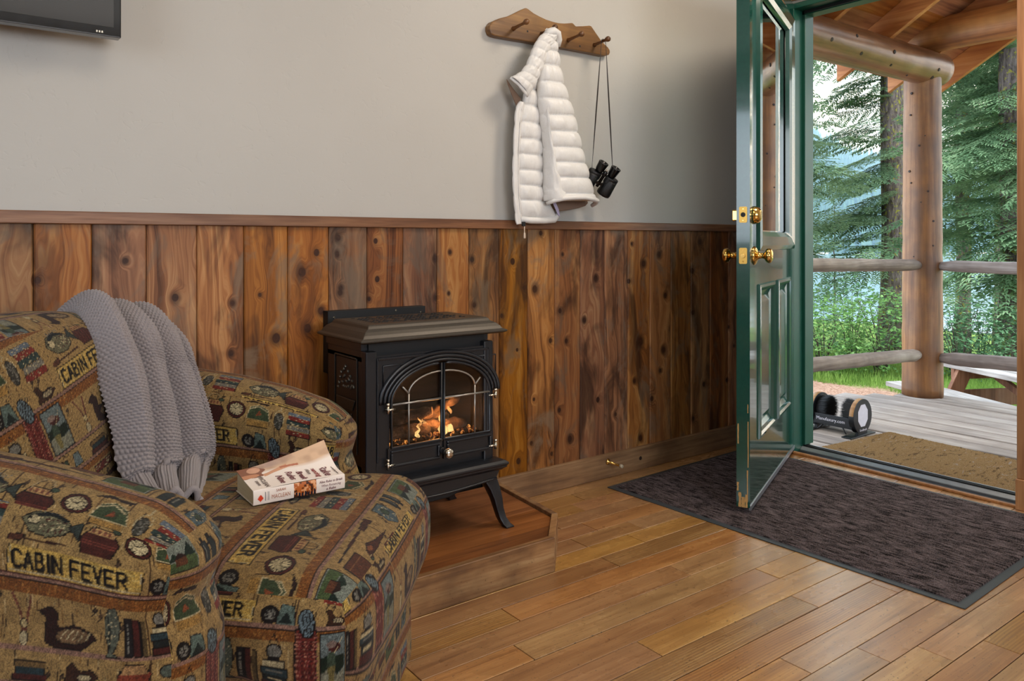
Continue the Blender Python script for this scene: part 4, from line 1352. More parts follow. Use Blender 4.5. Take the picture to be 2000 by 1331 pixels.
for s_ in (-1, 1):
    cx = s_ * 0.033
    body_o = bfin(G().lathe([(-0.048, 0.0255), (-0.040, 0.0265), (-0.030, 0.0255), (0.010, 0.0225), (0.014, 0.019)], (cx * 1.15, 0, 0), (0, 0, 1), 28), 'objective_barrel', m_leather)
    bfin(G().lathe([(-0.0485, 0.022), (-0.047, 0.0215)], (cx * 1.15, 0, 0), (0, 0, 1), 24), 'objective_lens', m_lens, body_o)
    # prism housing
    hp = []
    for i in range(20):
        th = 2 * PI * i / 20
        hp.append((cx * 0.95 + 0.026 * math.cos(th) + s_ * 0.004, 0.019 * math.sin(th)))
    bfin(G().prism(hp, lambda a, b, t: (a, b, t), -0.004, 0.024), 'prism_housing', m_leather, bevel=0.004, seg=2)
    e = bfin(G().lathe([(0.022, 0.013), (0.030, 0.014), (0.034, 0.0165), (0.058, 0.0185), (0.062, 0.0195), (0.064, 0.0185), (0.064, 0.0125), (0.059, 0.011)], (cx * 0.80, 0, 0), (0, 0, 1), 28), 'eyepiece', m_blackmetal)
    bfin(G().lathe([(0.0585, 0.011), (0.0600, 0.0105)], (cx * 0.80, 0, 0), (0, 0, 1), 20), 'eye_lens', m_lens, e)
g = G()
g.lathe([(-0.030, 0.004), (-0.028, 0.006), (0.018, 0.006), (0.020, 0.0085), (0.034, 0.0085), (0.036, 0.006)], (0, 0, 0), (0, 0, 1), 20)
g.box(-0.030, 0.030, -0.004, 0.004, 0.020, 0.025)
g.box(-0.020, 0.020, -0.005, 0.005, -0.020, -0.010)
bfin(g, 'focus_bridge', m_blackmetal)
bfin(G().lathe([(0.036, 0.0035), (0.040, 0.0045), (0.044, 0.003)], (0, 0, 0), (0, 0, 1), 14), 'hinge_cap', m_chrome)
pg = rs_((2.118, 1.738))
def strap(pts, name, w=0.0042):
    pts = [Vector(p) for p in pts]
    g = G()
    n = len(pts)
    P = []
    for i, p in enumerate(pts):
        tw = 0.5 + 1.0 * math.sin(i / (n - 1) * PI * 0.9)
        d = Vector((math.cos(tw), math.sin(tw) * 0.8, 0))
        nn = Vector((-d.y, d.x, 0)) * 0.0009
        P.append([p - d * w + nn, p + d * w + nn, p + d * w - nn, p - d * w - nn])
    g.grid(np.array([[tuple(q) for q in r_] for r_ in P]), False, closed_u=True)
    return g.build(name, m_strap, bino)
e1 = BM @ Vector((-0.052, 0, 0.020))
e2 = BM @ Vector((0.040, 0.002, 0.022))
def lerp3(a, b, t):
    return tuple(a[k_] + (b[k_] - a[k_]) * t for k_ in range(3))
topL, topR = (pg[0] - 0.008, 2.236, pg[1] + 0.010), (pg[0] + 0.010, 2.234, pg[1] + 0.006)
strap([(pg[0] + 0.002, 2.236, pg[1] + 0.0125), topL] + [lerp3((pg[0] - 0.011, 2.236, pg[1] - 0.01), e1, t) for t in np.linspace(0, 1, 14)], 'strap')
strap([(pg[0] - 0.004, 2.233, pg[1] + 0.0125), topR] + [lerp3((pg[0] + 0.012, 2.234, pg[1] - 0.01), e2, t) for t in np.linspace(0, 1, 14)], 'strap')
# =================================================================== TAPESTRY PRINT (drawn once, looked up per point of the cloth)
TS = 740                                   # pixels of the repeat
TMM = 370.0                                # its size in millimetres
PX = TS / TMM
canvas = np.zeros((TS, TS, 3))
TAN, TAN2, ORG = lin('b29463'), lin('c2a878'), lin('9c7040')
DK, MAR, GRN, BLU, CRM, RED, BRN, GRY = lin('201612'), lin('5c2c25'), lin('4c5a48'), lin('5f7076'), lin('cdbd97'), lin('8d3d31'), lin('4c3020'), lin('8c877c')
rt = np.random.default_rng(2)
yy_, xx_ = np.mgrid[0:TS, 0:TS]
thread = rt.random((TS, TS))
streak = np.repeat(rt.random((TS // 10, TS)), 10, axis=0)
canvas[:] = np.array(TAN)
canvas += (streak[..., None] - 0.5) * 0.10 * np.array(TAN)
def _pix(x0, x1, y0, y1):
    ix = np.arange(int(x0 * PX) - 1, int(x1 * PX) + 2)
    iy = np.arange(int(y0 * PX) - 1, int(y1 * PX) + 2)
    X, Y = np.meshgrid(ix / PX, iy / PX)
    return ix % TS, iy % TS, X, Y
def _paint(ix, iy, mask, c, mod=0.0):
    sub = canvas[np.ix_(iy, ix)]
    c = np.array(c)
    cc = np.broadcast_to(c, sub.shape)
    if mod:
        cc = cc * (1 + mod * (thread[np.ix_(iy, ix)][..., None] - 0.5) * 2)
    sub[mask] = cc[mask]
    canvas[np.ix_(iy, ix)] = sub
def T_poly(pts, c, edge=None, w=1.2, mod=0.15):
    P = np.array(pts, float)
    ix, iy, X, Y = _pix(P[:, 0].min(), P[:, 0].max(), P[:, 1].min(), P[:, 1].max())
    m = np.zeros(X.shape, bool)
    for i in range(len(P)):
        (xa, ya), (xb, yb) = P[i - 1], P[i]
        if ya == yb:
            continue
        cond = ((ya > Y) != (yb > Y)) & (X < (xb - xa) * (Y - ya) / (yb - ya) + xa)
        m ^= cond
    _paint(ix, iy, m, c, mod)
    if edge is not None:
        T_line(list(pts) + [pts[0]], w, edge)
def T_line(pts, w, c, mod=0.1):
    for (xa, ya), (xb, yb) in zip(pts[:-1], pts[1:]):
        ix, iy, X, Y = _pix(min(xa, xb) - w, max(xa, xb) + w, min(ya, yb) - w, max(ya, yb) + w)
        dx, dy = xb - xa, yb - ya
        L2 = dx * dx + dy * dy + 1e-9
        t = np.clip(((X - xa) * dx + (Y - ya) * dy) / L2, 0, 1)
        d = np.hypot(X - xa - t * dx, Y - ya - t * dy)
        _paint(ix, iy, d < w / 2, c, mod)
def T_ell(cx, cy, rx, ry, c, edge=None, w=1.2, ang=0.0, a0=0, a1=360, mod=0.15):
    a = math.radians(ang)
    pts = []
    for i in range(33):
        th = math.radians(a0 + (a1 - a0) * i / 32)
        u_, v_ = rx * math.cos(th), ry * math.sin(th)
        pts.append((cx + u_ * math.cos(a) - v_ * math.sin(a), cy + u_ * math.sin(a) + v_ * math.cos(a)))
    if c is not None:
        T_poly(pts, c, None, mod=mod)
    if edge is not None:
        T_line(pts, w, edge)
def T_rect(x0, y0, x1, y1, c, edge=None, w=1.2):
    T_poly([(x0, y0), (x1, y0), (x1, y1), (x0, y1)], c, edge, w)
def T_speck(x0, y0, x1, y1, c, n, s, seed=0, ang=None):
    r_ = np.random.default_rng(seed)
    for _ in range(n):
        cx, cy = r_.uniform(x0, x1), r_.uniform(y0, y1)
        a = r_.uniform(0, PI) if ang is None else ang
        T_line([(cx - s * math.cos(a), cy - s * math.sin(a)), (cx + s * math.cos(a), cy + s * math.sin(a))], 1.1, c)
GLY = {'C': [[(1, .85), (.75, 1), (.2, 1), (0, .8), (0, .2), (.2, 0), (.75, 0), (1, .15)]], 'A': [[(0, 0), (.5, 1), (1, 0)], [(.2, .35), (.8, .35)]],
       'B': [[(0, 0), (0, 1), (.7, 1), (.9, .8), (.7, .55), (0, .55)], [(.7, .55), (1, .3), (.8, 0), (0, 0)]], 'I': [[(.5, 0), (.5, 1)]],
       'N': [[(0, 0), (0, 1), (1, 0), (1, 1)]], 'F': [[(0, 0), (0, 1), (1, 1)], [(0, .52), (.75, .52)]], 'E': [[(1, 0), (0, 0), (0, 1), (1, 1)], [(0, .52), (.75, .52)]],
       'V': [[(0, 1), (.5, 0), (1, 1)]], 'R': [[(0, 0), (0, 1), (.75, 1), (1, .78), (.75, .5), (0, .5)], [(.5, .5), (1, 0)]]}
def T_text(s, x, y, cw, ch, gap, w, c):
    for ch_ in s:
        if ch_ != ' ':
            k_ = 0.35 if ch_ == 'I' else 1.0
            for ln in GLY[ch_]:
                T_line([(x + (a if ch_ != 'I' else 0.5) * cw * k_, y + b * ch) for a, b in ln], w, c, 0.05)
            x += cw * k_ + gap
        else:
            x += cw * 0.8
# plank joints, floors and shelves
_rg = np.random.default_rng(17)
for _i in range(520):
    _gx, _gy, _gl = _rg.uniform(0, 370), _rg.uniform(0, 370), _rg.uniform(6, 26)
    T_line([(_gx, _gy), (_gx + _rg.uniform(-1, 1), _gy + _gl)], 0.7, (lin('6f5232'), lin('cbb182'), lin('4a3622'), lin('9c7a48'))[_i % 4])
for _i in range(26):
    _gx, _gy = _rg.uniform(0, 370), _rg.uniform(0, 370)
    T_line([(_gx, _gy), (_gx + 7, _gy + 9), (_gx + 5, _gy + 18)], 1.6, lin('3a2a1e')); T_ell(_gx + 6, _gy + 10, 4, 2.4, lin('66503a'), DK, 0.8, 40)
for x_ in (38, 92, 148, 206, 262, 318, 360):
    T_line([(x_, 0), (x_, 370)], 0.9, BRN)
for y0, y1 in ((74, 92), (214, 232), (318, 330)):
    T_rect(0, y0, 370, y1, lin('93602f'))
    T_speck(0, y0, 370, y1, lin('b07f45'), 130, 2.2, int(y0), PI / 2)
for y_ in (4, 94, 234, 332):
    T_rect(0, y_ - 2.6, 370, y_ + 2.6, lin('a3806f'))
    T_line([(0, y_ - 3), (370, y_ - 3)], 1.3, DK)
    T_line([(0, y_ + 3), (370, y_ + 3)], 1.0, MAR)
# label
T_poly([(8, 98), (194, 98), (197, 134), (12, 134)], lin('cfae62'), DK, 1.8)
T_speck(12, 100, 192, 132, lin('e0c57f'), 150, 4.0, 3, 0.0)
T_line([(11, 101), (192, 101), (194, 131), (15, 131), (11, 101)], 1.0, CRM)
T_text('CABIN FEVER', 19, 105, 11.2, 21.5, 4.8, 4.4, lin('6a5a3a'))
T_text('CABIN FEVER', 18, 106, 11.2, 21.5, 4.8, 3.4, lin('15100e'))
# row A (shelf 7..74): picture, antlers, duck, trout, books, chimney
T_rect(302, 8, 352, 86, lin('7d8784'), DK, 2.2)
T_poly([(304, 10), (350, 10), (350, 34), (332, 30), (318, 40), (304, 36)], lin('94927f'))
T_poly([(304, 36), (318, 40), (332, 30), (350, 36), (350, 52), (334, 50), (320, 56), (304, 50)], lin('20301f'))
T_ell(328, 64, 13, 7, MAR); T_ell(322, 69, 10, 5, lin('9b8579')); T_poly([(318, 14), (326, 14), (328, 40), (314, 42)], lin('8b7f50')); T_poly([(312, 40), (330, 40), (326, 58), (316, 58)], GRN)
T_line([(326, 54), (346, 78)], 1.0, CRM)
T_line([(14, 70), (24, 48), (27, 20)], 3.2, lin('7d4a3a')); T_line([(40, 68), (34, 44), (29, 20)], 3.2, lin('7d4a3a')); T_ell(28, 16, 6, 9, CRM, DK); T_ell(28, 34, 5, 6, lin('cdb98a'), DK)
T_poly([(58, 14), (72, 8), (112, 9), (132, 26), (122, 34), (100, 40), (84, 34), (76, 36), (78, 52), (70, 60), (60, 58), (50, 52), (60, 46), (58, 30)], lin('3c2019'), DK, 1.4)
T_ell(98, 25, 24, 10, lin('8a6f51'), DK, 1.2, 6); 
for i in range(5):
    T_line([(80 + i * 9, 20), (90 + i * 8, 32)], 1.6, CRM)
T_poly([(150, 72), (160, 74), (166, 54), (164, 30), (156, 10), (166, 4), (146, 4), (150, 14), (144, 34), (144, 56)], lin('6f7263'), DK, 1.4)
T_poly([(148, 66), (152, 40), (151, 16), (147, 36)], lin('2b3330'))
T_speck(146, 20, 162, 66, CRM, 26, 1.0, 8)
T_rect(172, 7, 182, 62, lin('2c2728'), DK); T_rect(184, 7, 194, 60, MAR, DK); T_rect(196, 7, 203, 58, lin('6f5c3d'), DK)
for i in range(7):
    T_line([(177, 14 + i * 6), (177, 16 + i * 6)], 3.0, GRY); 
T_rect(210, 7, 252, 17, MAR, DK); T_rect(212, 17, 250, 28, lin('2b302e'), DK); T_rect(209, 28, 251, 38, lin('3d4d50'), DK); T_rect(213, 38, 248, 46, CRM, DK)
T_line([(220, 22), (242, 22)], 1.5, CRM); T_line([(218, 33), (244, 33)], 1.5, GRY)
T_ell(231, 58, 12, 11, GRY, DK, 2.2); T_rect(222, 46, 240, 52, DK); T_line([(219, 62), (231, 84), (243, 62)], 1.4, DK)
T_rect(264, 7, 296, 92, lin('7a3328'), DK, 1.2)
for j in range(24):
    for i in range(8):
        T_line([(265 + i * 4.2 + (j % 2) * 2, 9 + j * 3.5), (266.2 + i * 4.2 + (j % 2) * 2, 9 + j * 3.5)], 1.5, (lin('c08a72'), lin('a3605a'), lin('4b1d19'))[(i * 7 + j * 3) % 3])
T_ell(280, 103, 13, 22, lin('79878c'), DK, 2.0, 12)
for i in range(-3, 4):
    T_line([(272, 100 + i * 5), (290, 106 + i * 5)], 0.9, DK)
    T_line([(280 + i * 3.4, 84), (284 + i * 3.4, 124)], 0.9, DK)
# wreath / creel net beside the label, duck and map on the label shelf
T_ell(221, 112, 15, 15, DK); T_ell(221, 112, 9, 9, GRY); T_speck(213, 104, 229, 120, DK, 22, 2.2, 4)
T_poly([(232, 98), (262, 98), (258, 128), (238, 132)], lin('6d7b72'), DK, 1.4); T_poly([(236, 100), (258, 100), (248, 118)], lin('26312c'))
T_poly([(312, 99), (344, 99), (360, 110), (346, 116), (330, 114), (322, 128), (312, 124), (318, 112)], BRN, DK, 1.4); T_ell(338, 108, 13, 5, lin('91826a'), DK, 1.0)
for i in range(4):
    T_line([(328 + i * 6, 105), (332 + i * 6, 112)], 1.2, CRM)
# row B (shelf 97..214)
T_poly([(18, 172), (34, 190), (62, 196), (84, 184), (92, 172), (84, 158), (60, 150), (34, 154)], lin('7f7a5f'), DK, 2.0)
T_poly([(34, 186), (62, 197), (86, 184), (80, 180), (60, 187), (38, 180)], lin('242a2c')); T_poly([(86, 172), (104, 190), (106, 156)], lin('454c46'), DK, 1.6)
T_ell(36, 174, 9, 8, CRM, DK, 1.2); T_ell(30, 176, 2.4, 2.4, DK); T_speck(44, 158, 84, 182, MAR, 34, 2.0, 5); T_speck(44, 158, 84, 182, CRM, 30, 1.6, 6)
for i in range(8):
    T_line([(40 + i * 5.5, 193), (43 + i * 5.5, 201)], 1.4, GRY)
T_poly([(112, 142), (154, 142), (162, 166), (154, 178), (114, 178), (106, 164)], lin('5b2f26'), DK, 2.0)
for j in range(8):
    T_line([(110, 146 + j * 4.0), (158, 146 + j * 4.0)], 0.9, lin('87493b'))
T_poly([(114, 176), (154, 176), (150, 190), (118, 190)], lin('c09a6b'), DK, 1.8)
for i in range(4):
    T_rect(119 + i * 8, 179, 123 + i * 8, 187, lin('8c5a45'))
T_ell(134, 186, 15, 26, None, lin('b39e78'), 2.2, 0, 0, 180); T_ell(134, 186, 12.5, 22, None, DK, 1.0, 0, 0, 180); T_ell(152, 192, 6, 5, GRN, DK)
T_ell(190, 176, 21, 21, MAR); T_ell(190, 176, 21, 21, None, DK, 2.0); T_ell(190, 176, 15.5, 15.5, CRM, DK, 1.4)
for i in range(12):
    a = i * PI / 6
    T_line([(190 + 11 * math.cos(a), 176 + 11 * math.sin(a)), (190 + 14 * math.cos(a), 176 + 14 * math.sin(a))], 1.8, DK)
T_line([(190, 176), (198, 184)], 1.8, DK); T_line([(190, 176), (182, 179)], 1.8, DK)
T_poly([(216, 160), (222, 190), (240, 200), (262, 190), (270, 160)], lin('4f5b3f'), CRM, 1.6); T_line([(222, 184), (240, 195), (260, 184)], 2.6, CRM); T_poly([(236, 168), (250, 172), (243, 184)], lin('9a5a3a'))
T_rect(218, 144, 266, 158, lin('b08b50'), DK, 1.0)
T_ell(290, 174, 11, 24, None, CRM, 1.6, 0); T_ell(290, 168, 10, 22, lin('4d4a40'), DK, 1.4); T_speck(283, 152, 297, 186, GRY, 40, 2.0, 9); T_line([(290, 198), (290, 212)], 2.2, CRM)
for i, c_ in enumerate((RED, lin('8b8579'), lin('40504c'), RED, lin('77808a'))):
    T_rect(308 + (i % 2) * 3, 140 + i * 13, 362, 152 + i * 13, c_, DK, 1.0)
T_speck(310, 140, 360, 204, CRM, 60, 1.6, 10, 0.0)
T_poly([(206, 202), (230, 207), (258, 203), (262, 209), (222, 212)], lin('3f2a20'), DK, 1.0)
T_line([(8, 142), (90, 145)], 3.0, lin('4a2a20')); T_poly([(8, 138), (26, 139), (30, 149), (10, 146)], lin('6a4330'), DK, 1.0)
# row C (shelf 237..318)
T_line([(18, 246), (168, 252)], 3.0, lin('2d2220')); T_poly([(18, 240), (58, 244), (62, 254), (34, 252), (18, 254)], lin('5a3526'), DK, 1.2); T_line([(70, 247), (120, 250)], 5.0, lin('4e2d22'))
T_poly([(20, 284), (70, 276), (92, 268), (108, 276), (118, 296), (112, 300), (104, 290), (84, 292), (60, 288)], lin('5a3323'), DK, 1.5); T_ell(96, 279, 9, 6, lin('96603f'), DK, 1.0); T_ell(114, 297, 4, 4, GRN, DK)
T_line([(108, 289), (116, 290)], 1.6, CRM)
T_rect(188, 244, 256, 310, lin('8f9488'), DK, 2.0); T_poly([(190, 246), (254, 246), (254, 266), (236, 272), (210, 264), (190, 268)], lin('5b6a44')); T_poly([(190, 268), (206, 286), (222, 268)], lin('2a3a2d')); T_poly([(228, 270), (246, 296), (254, 268)], lin('23342b'))
T_rect(208, 256, 232, 270, lin('6f4730'), DK, 1.0); T_poly([(205, 270), (220, 282), (235, 270)], lin('3b2620'))
for x_ in (272, 290):
    T_rect(x_, 242, x_ + 13, 276, lin('333b3a'), DK, 1.8); T_rect(x_ + 3, 276, x_ + 10, 286, DK); T_line([(x_ + 4, 248), (x_ + 4, 270)], 1.6, GRY)
T_line([(284, 268), (292, 268)], 3.0, DK); T_line([(284, 256), (292, 256)], 2.0, DK)
T_poly([(318, 242), (352, 242), (360, 276), (340, 300), (322, 280)], lin('5f6f73'), DK, 1.6); T_speck(322, 246, 354, 286, CRM, 40, 1.6, 12); T_ell(338, 262, 9, 9, GRN, DK, 1.0)
T_rect(128, 262, 176, 310, lin('6b4029'), DK, 1.2)
for j in range(6):
    T_line([(129, 266 + j * 8), (175, 266 + j * 8)], 1.0, lin('9a6b45'))
T_rect(8, 300, 60, 314, lin('7c3a2e'), DK, 1.2); T_speck(10, 302, 58, 312, CRM, 20, 2, 13, 0.0)
# row D (shelf 335..370)
T_rect(14, 336, 64, 344, MAR, DK); T_rect(18, 344, 60, 352, lin('34464a'), DK); T_rect(16, 352, 62, 359, lin('856b45'), DK)
T_poly([(90, 338), (120, 336), (138, 346), (126, 356), (112, 352), (100, 362), (92, 356)], BRN, DK, 1.3); T_ell(118, 345, 10, 4, CRM, DK, 1.0)
T_poly([(160, 336), (200, 336), (208, 352), (196, 360), (166, 358)], lin('8f4a35'), DK, 1.4); T_poly([(166, 352), (204, 352), (196, 366), (172, 366)], lin('b08b62'), DK, 1.2)
T_ell(240, 350, 20, 10, lin('6e766a'), DK, 1.6, -8); T_poly([(258, 350), (270, 360), (270, 340)], lin('454c46'), DK, 1.2)
T_rect(290, 336, 300, 364, lin('33302e'), DK); T_rect(302, 336, 312, 362, MAR, DK); T_rect(314, 336, 322, 360, GRN, DK)
T_poly([(334, 338), (356, 338), (352, 362), (338, 362)], lin('7c8888'), DK, 1.4)
# woven grain: warp and weft threads
canvas *= (0.80 + 0.40 * thread[..., None])
wv_ = 0.90 + 0.16 * ((xx_ // 2 + yy_ // 2) % 2)
canvas *= wv_[..., None]
canvas = np.clip((canvas ** 1.18) * 0.66, 0.0, 1.0)

def print_at(u_mm, v_mm):
    ix = np.mod((u_mm * PX), TS)
    iy = np.mod((v_mm * PX), TS)
    return canvas[iy.astype(int) % TS, ix.astype(int) % TS]

m_tap = Mat('tapestry_cloth', 0.88, 0, 0.15)
_a = m_tap.n('VertexColor', layer_name='print')
_w1 = m_tap.noise(1.0, 2, 0.6, vec=m_tap.mapping((1500, 1500, 420)))
_w2 = m_tap.noise(520, 2, 0.6)
_c = m_tap.mix(m_tap.math('MULTIPLY', m_tap.ramp(_w2, [(0.38, 1.0), (0.55, 0.0)]), 0.45), _a.outputs['Color'], lin('17100c'))
m_tap.set(color=_c, sheen=0.08)
m_tap.bump(m_tap.math('ADD', _w1, _w2), 0.6, 0.0015)
m_tap = m_tap.m

# =================================================================== ARMCHAIR
CF, CS = (0.7433, -0.6687), (0.6687, 0.7433)      # forward and far-side directions on the plan
def CW(P):
    P = np.asarray(P)
    u, v, z = P[..., 0], P[..., 1], P[..., 2]
    return np.stack([CF[0] * u + CS[0] * v, CF[1] * u + CS[1] * v, z], -1)

def rbox_face(c, h, r, face, step, power=1.0):
    """one side of a rounded box, sampled regularly; returns grid of points and the (a,b) arc parameters in metres"""
    axis, sgn = {'-u': (0, -1), '+u': (0, 1), '-v': (1, -1), '+v': (1, 1), '-z': (2, -1), '+z': (2, 1)}[face]
    ia, ib = {0: (1, 2), 1: (0, 2), 2: (0, 1)}[axis]
    na, nb = max(2, int(2 * h[ia] / step) + 1), max(2, int(2 * h[ib] / step) + 1)
    def ladder(H, n):
        # denser sampling towards the rounded edges
        t = np.linspace(-1, 1, n)
        return H * t
    A, B = np.meshgrid(ladder(h[ia], na), ladder(h[ib], nb), indexing='ij')
    q = np.zeros(A.shape + (3,))
    q[..., ia], q[..., ib], q[..., axis] = A, B, sgn * h[axis]
    hh = np.array(h) - r
    inn_ = np.clip(q, -hh, hh)
    d = q - inn_
    L_ = np.linalg.norm(d, axis=-1, keepdims=True)
    N = d / np.maximum(L_, 1e-9)
    out = inn_ + N * r
    return np.array(c) + out, N, A, B

def noise3(P, freq, seed):
    """smooth value noise from sums of sines, cheap and continuous over edges"""
    r_ = np.random.default_rng(seed)
    s_ = np.zeros(P.shape[:-1])
    for k_ in range(7):
        d = r_.standard_normal(3)
        d = d / np.linalg.norm(d) * freq * r_.uniform(0.5, 1.6)
        s_ += np.sin(P @ d + r_.uniform(0, 2 * PI))
    return s_ / 7

def upholstered(name, parent, c, h, r, deform, faces, wrinkle=0.004, seed=1, coarse=0.012, label=None):
    """faces: {face: (step, uv function (A,B)->(u_mm,v_mm))}; unlisted faces are coarse"""
    Vs, Fs, Cs = [], [], []
    off = 0
    for f in ('-u', '+u', '-v', '+v', '-z', '+z'):
        step, uv = faces.get(f, (coarse, lambda a, b: (a * 1000, b * 1000)))
        P, N, A, B = rbox_face(c, h, r, f, step)
        P = deform(P, N) if deform else P
        P = P + N * (noise3(P, 14, seed)[..., None] * wrinkle + noise3(P, 38, seed + 5)[..., None] * wrinkle * 0.35)
        W = CW(P)
        n, m = A.shape
        idx = np.arange(n * m).reshape(n, m) + off
        F = np.stack([idx[:-1, :-1], idx[1:, :-1], idx[1:, 1:], idx[:-1, 1:]], -1).reshape(-1, 4)
        if f in ('+u', '-v', '+z'):
            F = F if f in ('+u', '+z') else F
        um, vm = uv(A, B)
        col = print_at(um, vm)
        colf = col.reshape(-1, 3)
        loc_ = F - off
        cc = colf[loc_]
        Cs.append(np.concatenate([cc, np.ones(cc.shape[:-1] + (1,))], -1).reshape(-1, 4))
        Vs.append(W.reshape(-1, 3))
        # orientation: outward
        p0, p1, p2 = W[0, 0], W[-1, 0], W[0, -1]
        fn = np.cross(W[n // 2 + (0 if n < 3 else 1) - (1 if n < 3 else 0), m // 2] - W[n // 2 - 1 if n > 2 else 0, m // 2], W[n // 2, min(m - 1, m // 2 + 1)] - W[n // 2, m // 2 - 1 if m > 2 else 0])
        Nw = CW(N[n // 2, m // 2])
        if np.dot(fn, Nw) < 0:
            F = F[:, ::-1]
            Cs[-1] = Cs[-1].reshape(-1, 4, 4)[:, ::-1].reshape(-1, 4)
        Fs.append(F)
        off += n * m
    V, F, C = np.concatenate(Vs), np.concatenate(Fs), np.concatenate(Cs)
    o = fast_mesh(name, V, F, m_tap, parent, corner_col=C)
    if label:
        o['label'] = label
    return o

chair = tag(root('armchair'), 'overstuffed lodge-pattern tapestry armchair with Cabin Fever labels, standing at the left before the wood wall', 'armchair')
FINE = 0.0021
# seat base (frame under the cushion)
def d_base(P, N):
    P = P.copy()
    return P
upholstered('seat_base', chair, (-0.86, 1.43, 0.160), (0.480, 0.275, 0.130), 0.02, d_base,
            {'+u': (0.004, lambda a, b: (a * 1000 + 40, b * 1000 + 200)), '-v': (0.008, lambda a, b: (a * 1000, b * 1000)), '+z': (0.01, lambda a, b: (a * 1000, b * 1000))}, 0.003, 3)
# seat cushion
SCu = (-0.655, 1.430, 0.352)
SH = (0.325, 0.298, 0.088)
def d_seat(P, N):
    P = P.copy()
    a = (P[..., 0] - SCu[0]) / SH[0]
    b = (P[..., 1] - SCu[1]) / SH[1]
    up = np.clip(N[..., 2], -1, 1)
    P[..., 2] += np.clip(up, 0, 1) * 0.024 * (1 - a ** 2 * 0.8) * (1 - np.abs(b) ** 3 * 0.8)
    P[..., 0] += 0.014 * np.clip(a, 0, 1) ** 3 * (1 - b ** 2)
    # belly: front droops over the base
    P[..., 2] -= 0.060 * np.clip(-up, 0, 1) * np.clip((a - 0.45) * 2.5, 0, 1)
    P[..., 1] += 0.012 * b * np.clip((a - 0.1) * 1.6, 0, 1)
    return P
# printed so that the text reads along the depth of the chair: tile x = -v, tile y = +u
upholstered('seat_cushion', chair, SCu, SH, 0.074, d_seat,
            {'+z': (FINE, lambda a, b: (-b * 860 - 8, a * 900 + 12)),
             '-v': (FINE, lambda a, b: (a * 1000 + 30, b * 1000 + 62)),
             '+u': (0.003, lambda a, b: (a * 1000 + 100, b * 1000 + 40))}, 0.0045, 21)
# front border of the base, bulging
upholstered('front_border', chair, (-0.455, 1.430, 0.155), (0.085, 0.285, 0.135), 0.04, None,
            {'+u': (0.003, lambda a, b: (a * 1000 + 150, b * 1000 + 250)), '-v': (0.003, lambda a, b: (a * 1000 + 150, b * 1000 + 250))}, 0.006, 33)
# arms
def make_arm(name, vc, side, seed, uvs):
    c = (-0.955, vc, 0.315)
    h = (0.425, 0.096, 0.285)
    def d_arm(P, N):
        P = P.copy()
        u, z = P[..., 0], P[..., 2]
        # top line falls towards the front
        topz = np.interp(u, [-1.38, -1.10, -0.94, -0.80, -0.69, -0.60, -0.55, -0.53], [0.705, 0.69, 0.655, 0.634, 0.610, 0.583, 0.566, 0.556])
        k_ = np.clip((z - 0.36) / (0.60 - 0.36), 0, 1.2)
        P[..., 2] = z + (topz - 0.60) * k_
        # rolled top is wider than the panel underneath, waist at z .47
        w = np.interp(z, [0.03, 0.36, 0.44, 0.49, 0.55, 0.60], [1.02, 0.99, 0.93, 0.97, 1.05, 1.0])
        P[..., 1] = vc + (P[..., 1] - vc) * w
        P[..., 0] += np.interp(z, [0.03, 0.40, 0.455, 0.52, 0.60], [0.015, 0.006, -0.012, 0.010, 0.0]) * np.clip(N[..., 0], 0, 1)
        return P
    return upholstered(name, chair, c, h, 0.085, d_arm, uvs, 0.004, seed)
LBX = 8.0       # label starts at this tile x
make_arm('arm', 1.076, -1, 41, {
    '-v': (FINE, lambda a, b: ((a - 0.955 + 0.766) * 1000 + LBX, (b + 0.315 - 0.502) * 1000 + 98)),
    '+z': (FINE, lambda a, b: ((a + 0.30) * 1000, b * 1000 + 200 + 40)),
    '+u': (FINE, lambda a, b: (a * 1000 + 290, b * 1000 + 20)),
    '+v': (0.006, lambda a, b: (a * 1000, b * 1000))})
make_arm('arm', 1.796, 1, 47, {
    '-v': (FINE, lambda a, b: ((a - 0.955 + 0.590) * 1000 + LBX, (b + 0.315 - 0.482) * 1000 + 98)),
    '+z': (FINE, lambda a, b: ((a + 0.20) * 1000, b * 1000 + 220)),
    '+u': (0.004, lambda a, b: (a * 1000 + 60, b * 1000 + 20))})
# backrest, leaning, crowned
BC = (-1.075, 1.430, 0.52)
BH = (0.110, 0.292, 0.285)
def d_back(P, N):
    P = P.copy()
    z, v = P[..., 2], P[..., 1]
    b = (v - BC[1]) / BH[1]
    P[..., 0] += -0.20 * (z - 0.52) + 0.020
    P[..., 0] += 0.030 * (1 - b ** 2) * np.clip(N[..., 0], 0, 1) * np.clip(1.2 - np.abs(z - 0.55) * 3, 0, 1)
    P[..., 0] += 0.035 * np.clip(b, 0, 1) ** 2
    P[..., 2] += np.clip((z - 0.6) / 0.2, 0, 1) * (0.012 * (1 - b ** 2) - 0.050 * np.clip(b, 0, 1) ** 2.2)
    return P
TL = math.radians(14)
def uv_back(a, b):
    u_, v_ = a * 1000, b * 1000
    return (u_ * math.cos(TL) + v_ * math.sin(TL) + 18 + 14, -u_ * math.sin(TL) + v_ * math.cos(TL) - 78 + 5 + 0)
upholstered('backrest', chair, BC, BH, 0.085, d_back,
            {'+u': (FINE, uv_back), '+z': (0.003, lambda a, b: (b * 1000 + 60, a * 1000 + 330)), '-v': (0.006, lambda a, b: (a * 1000, b * 1000))}, 0.005, 55)
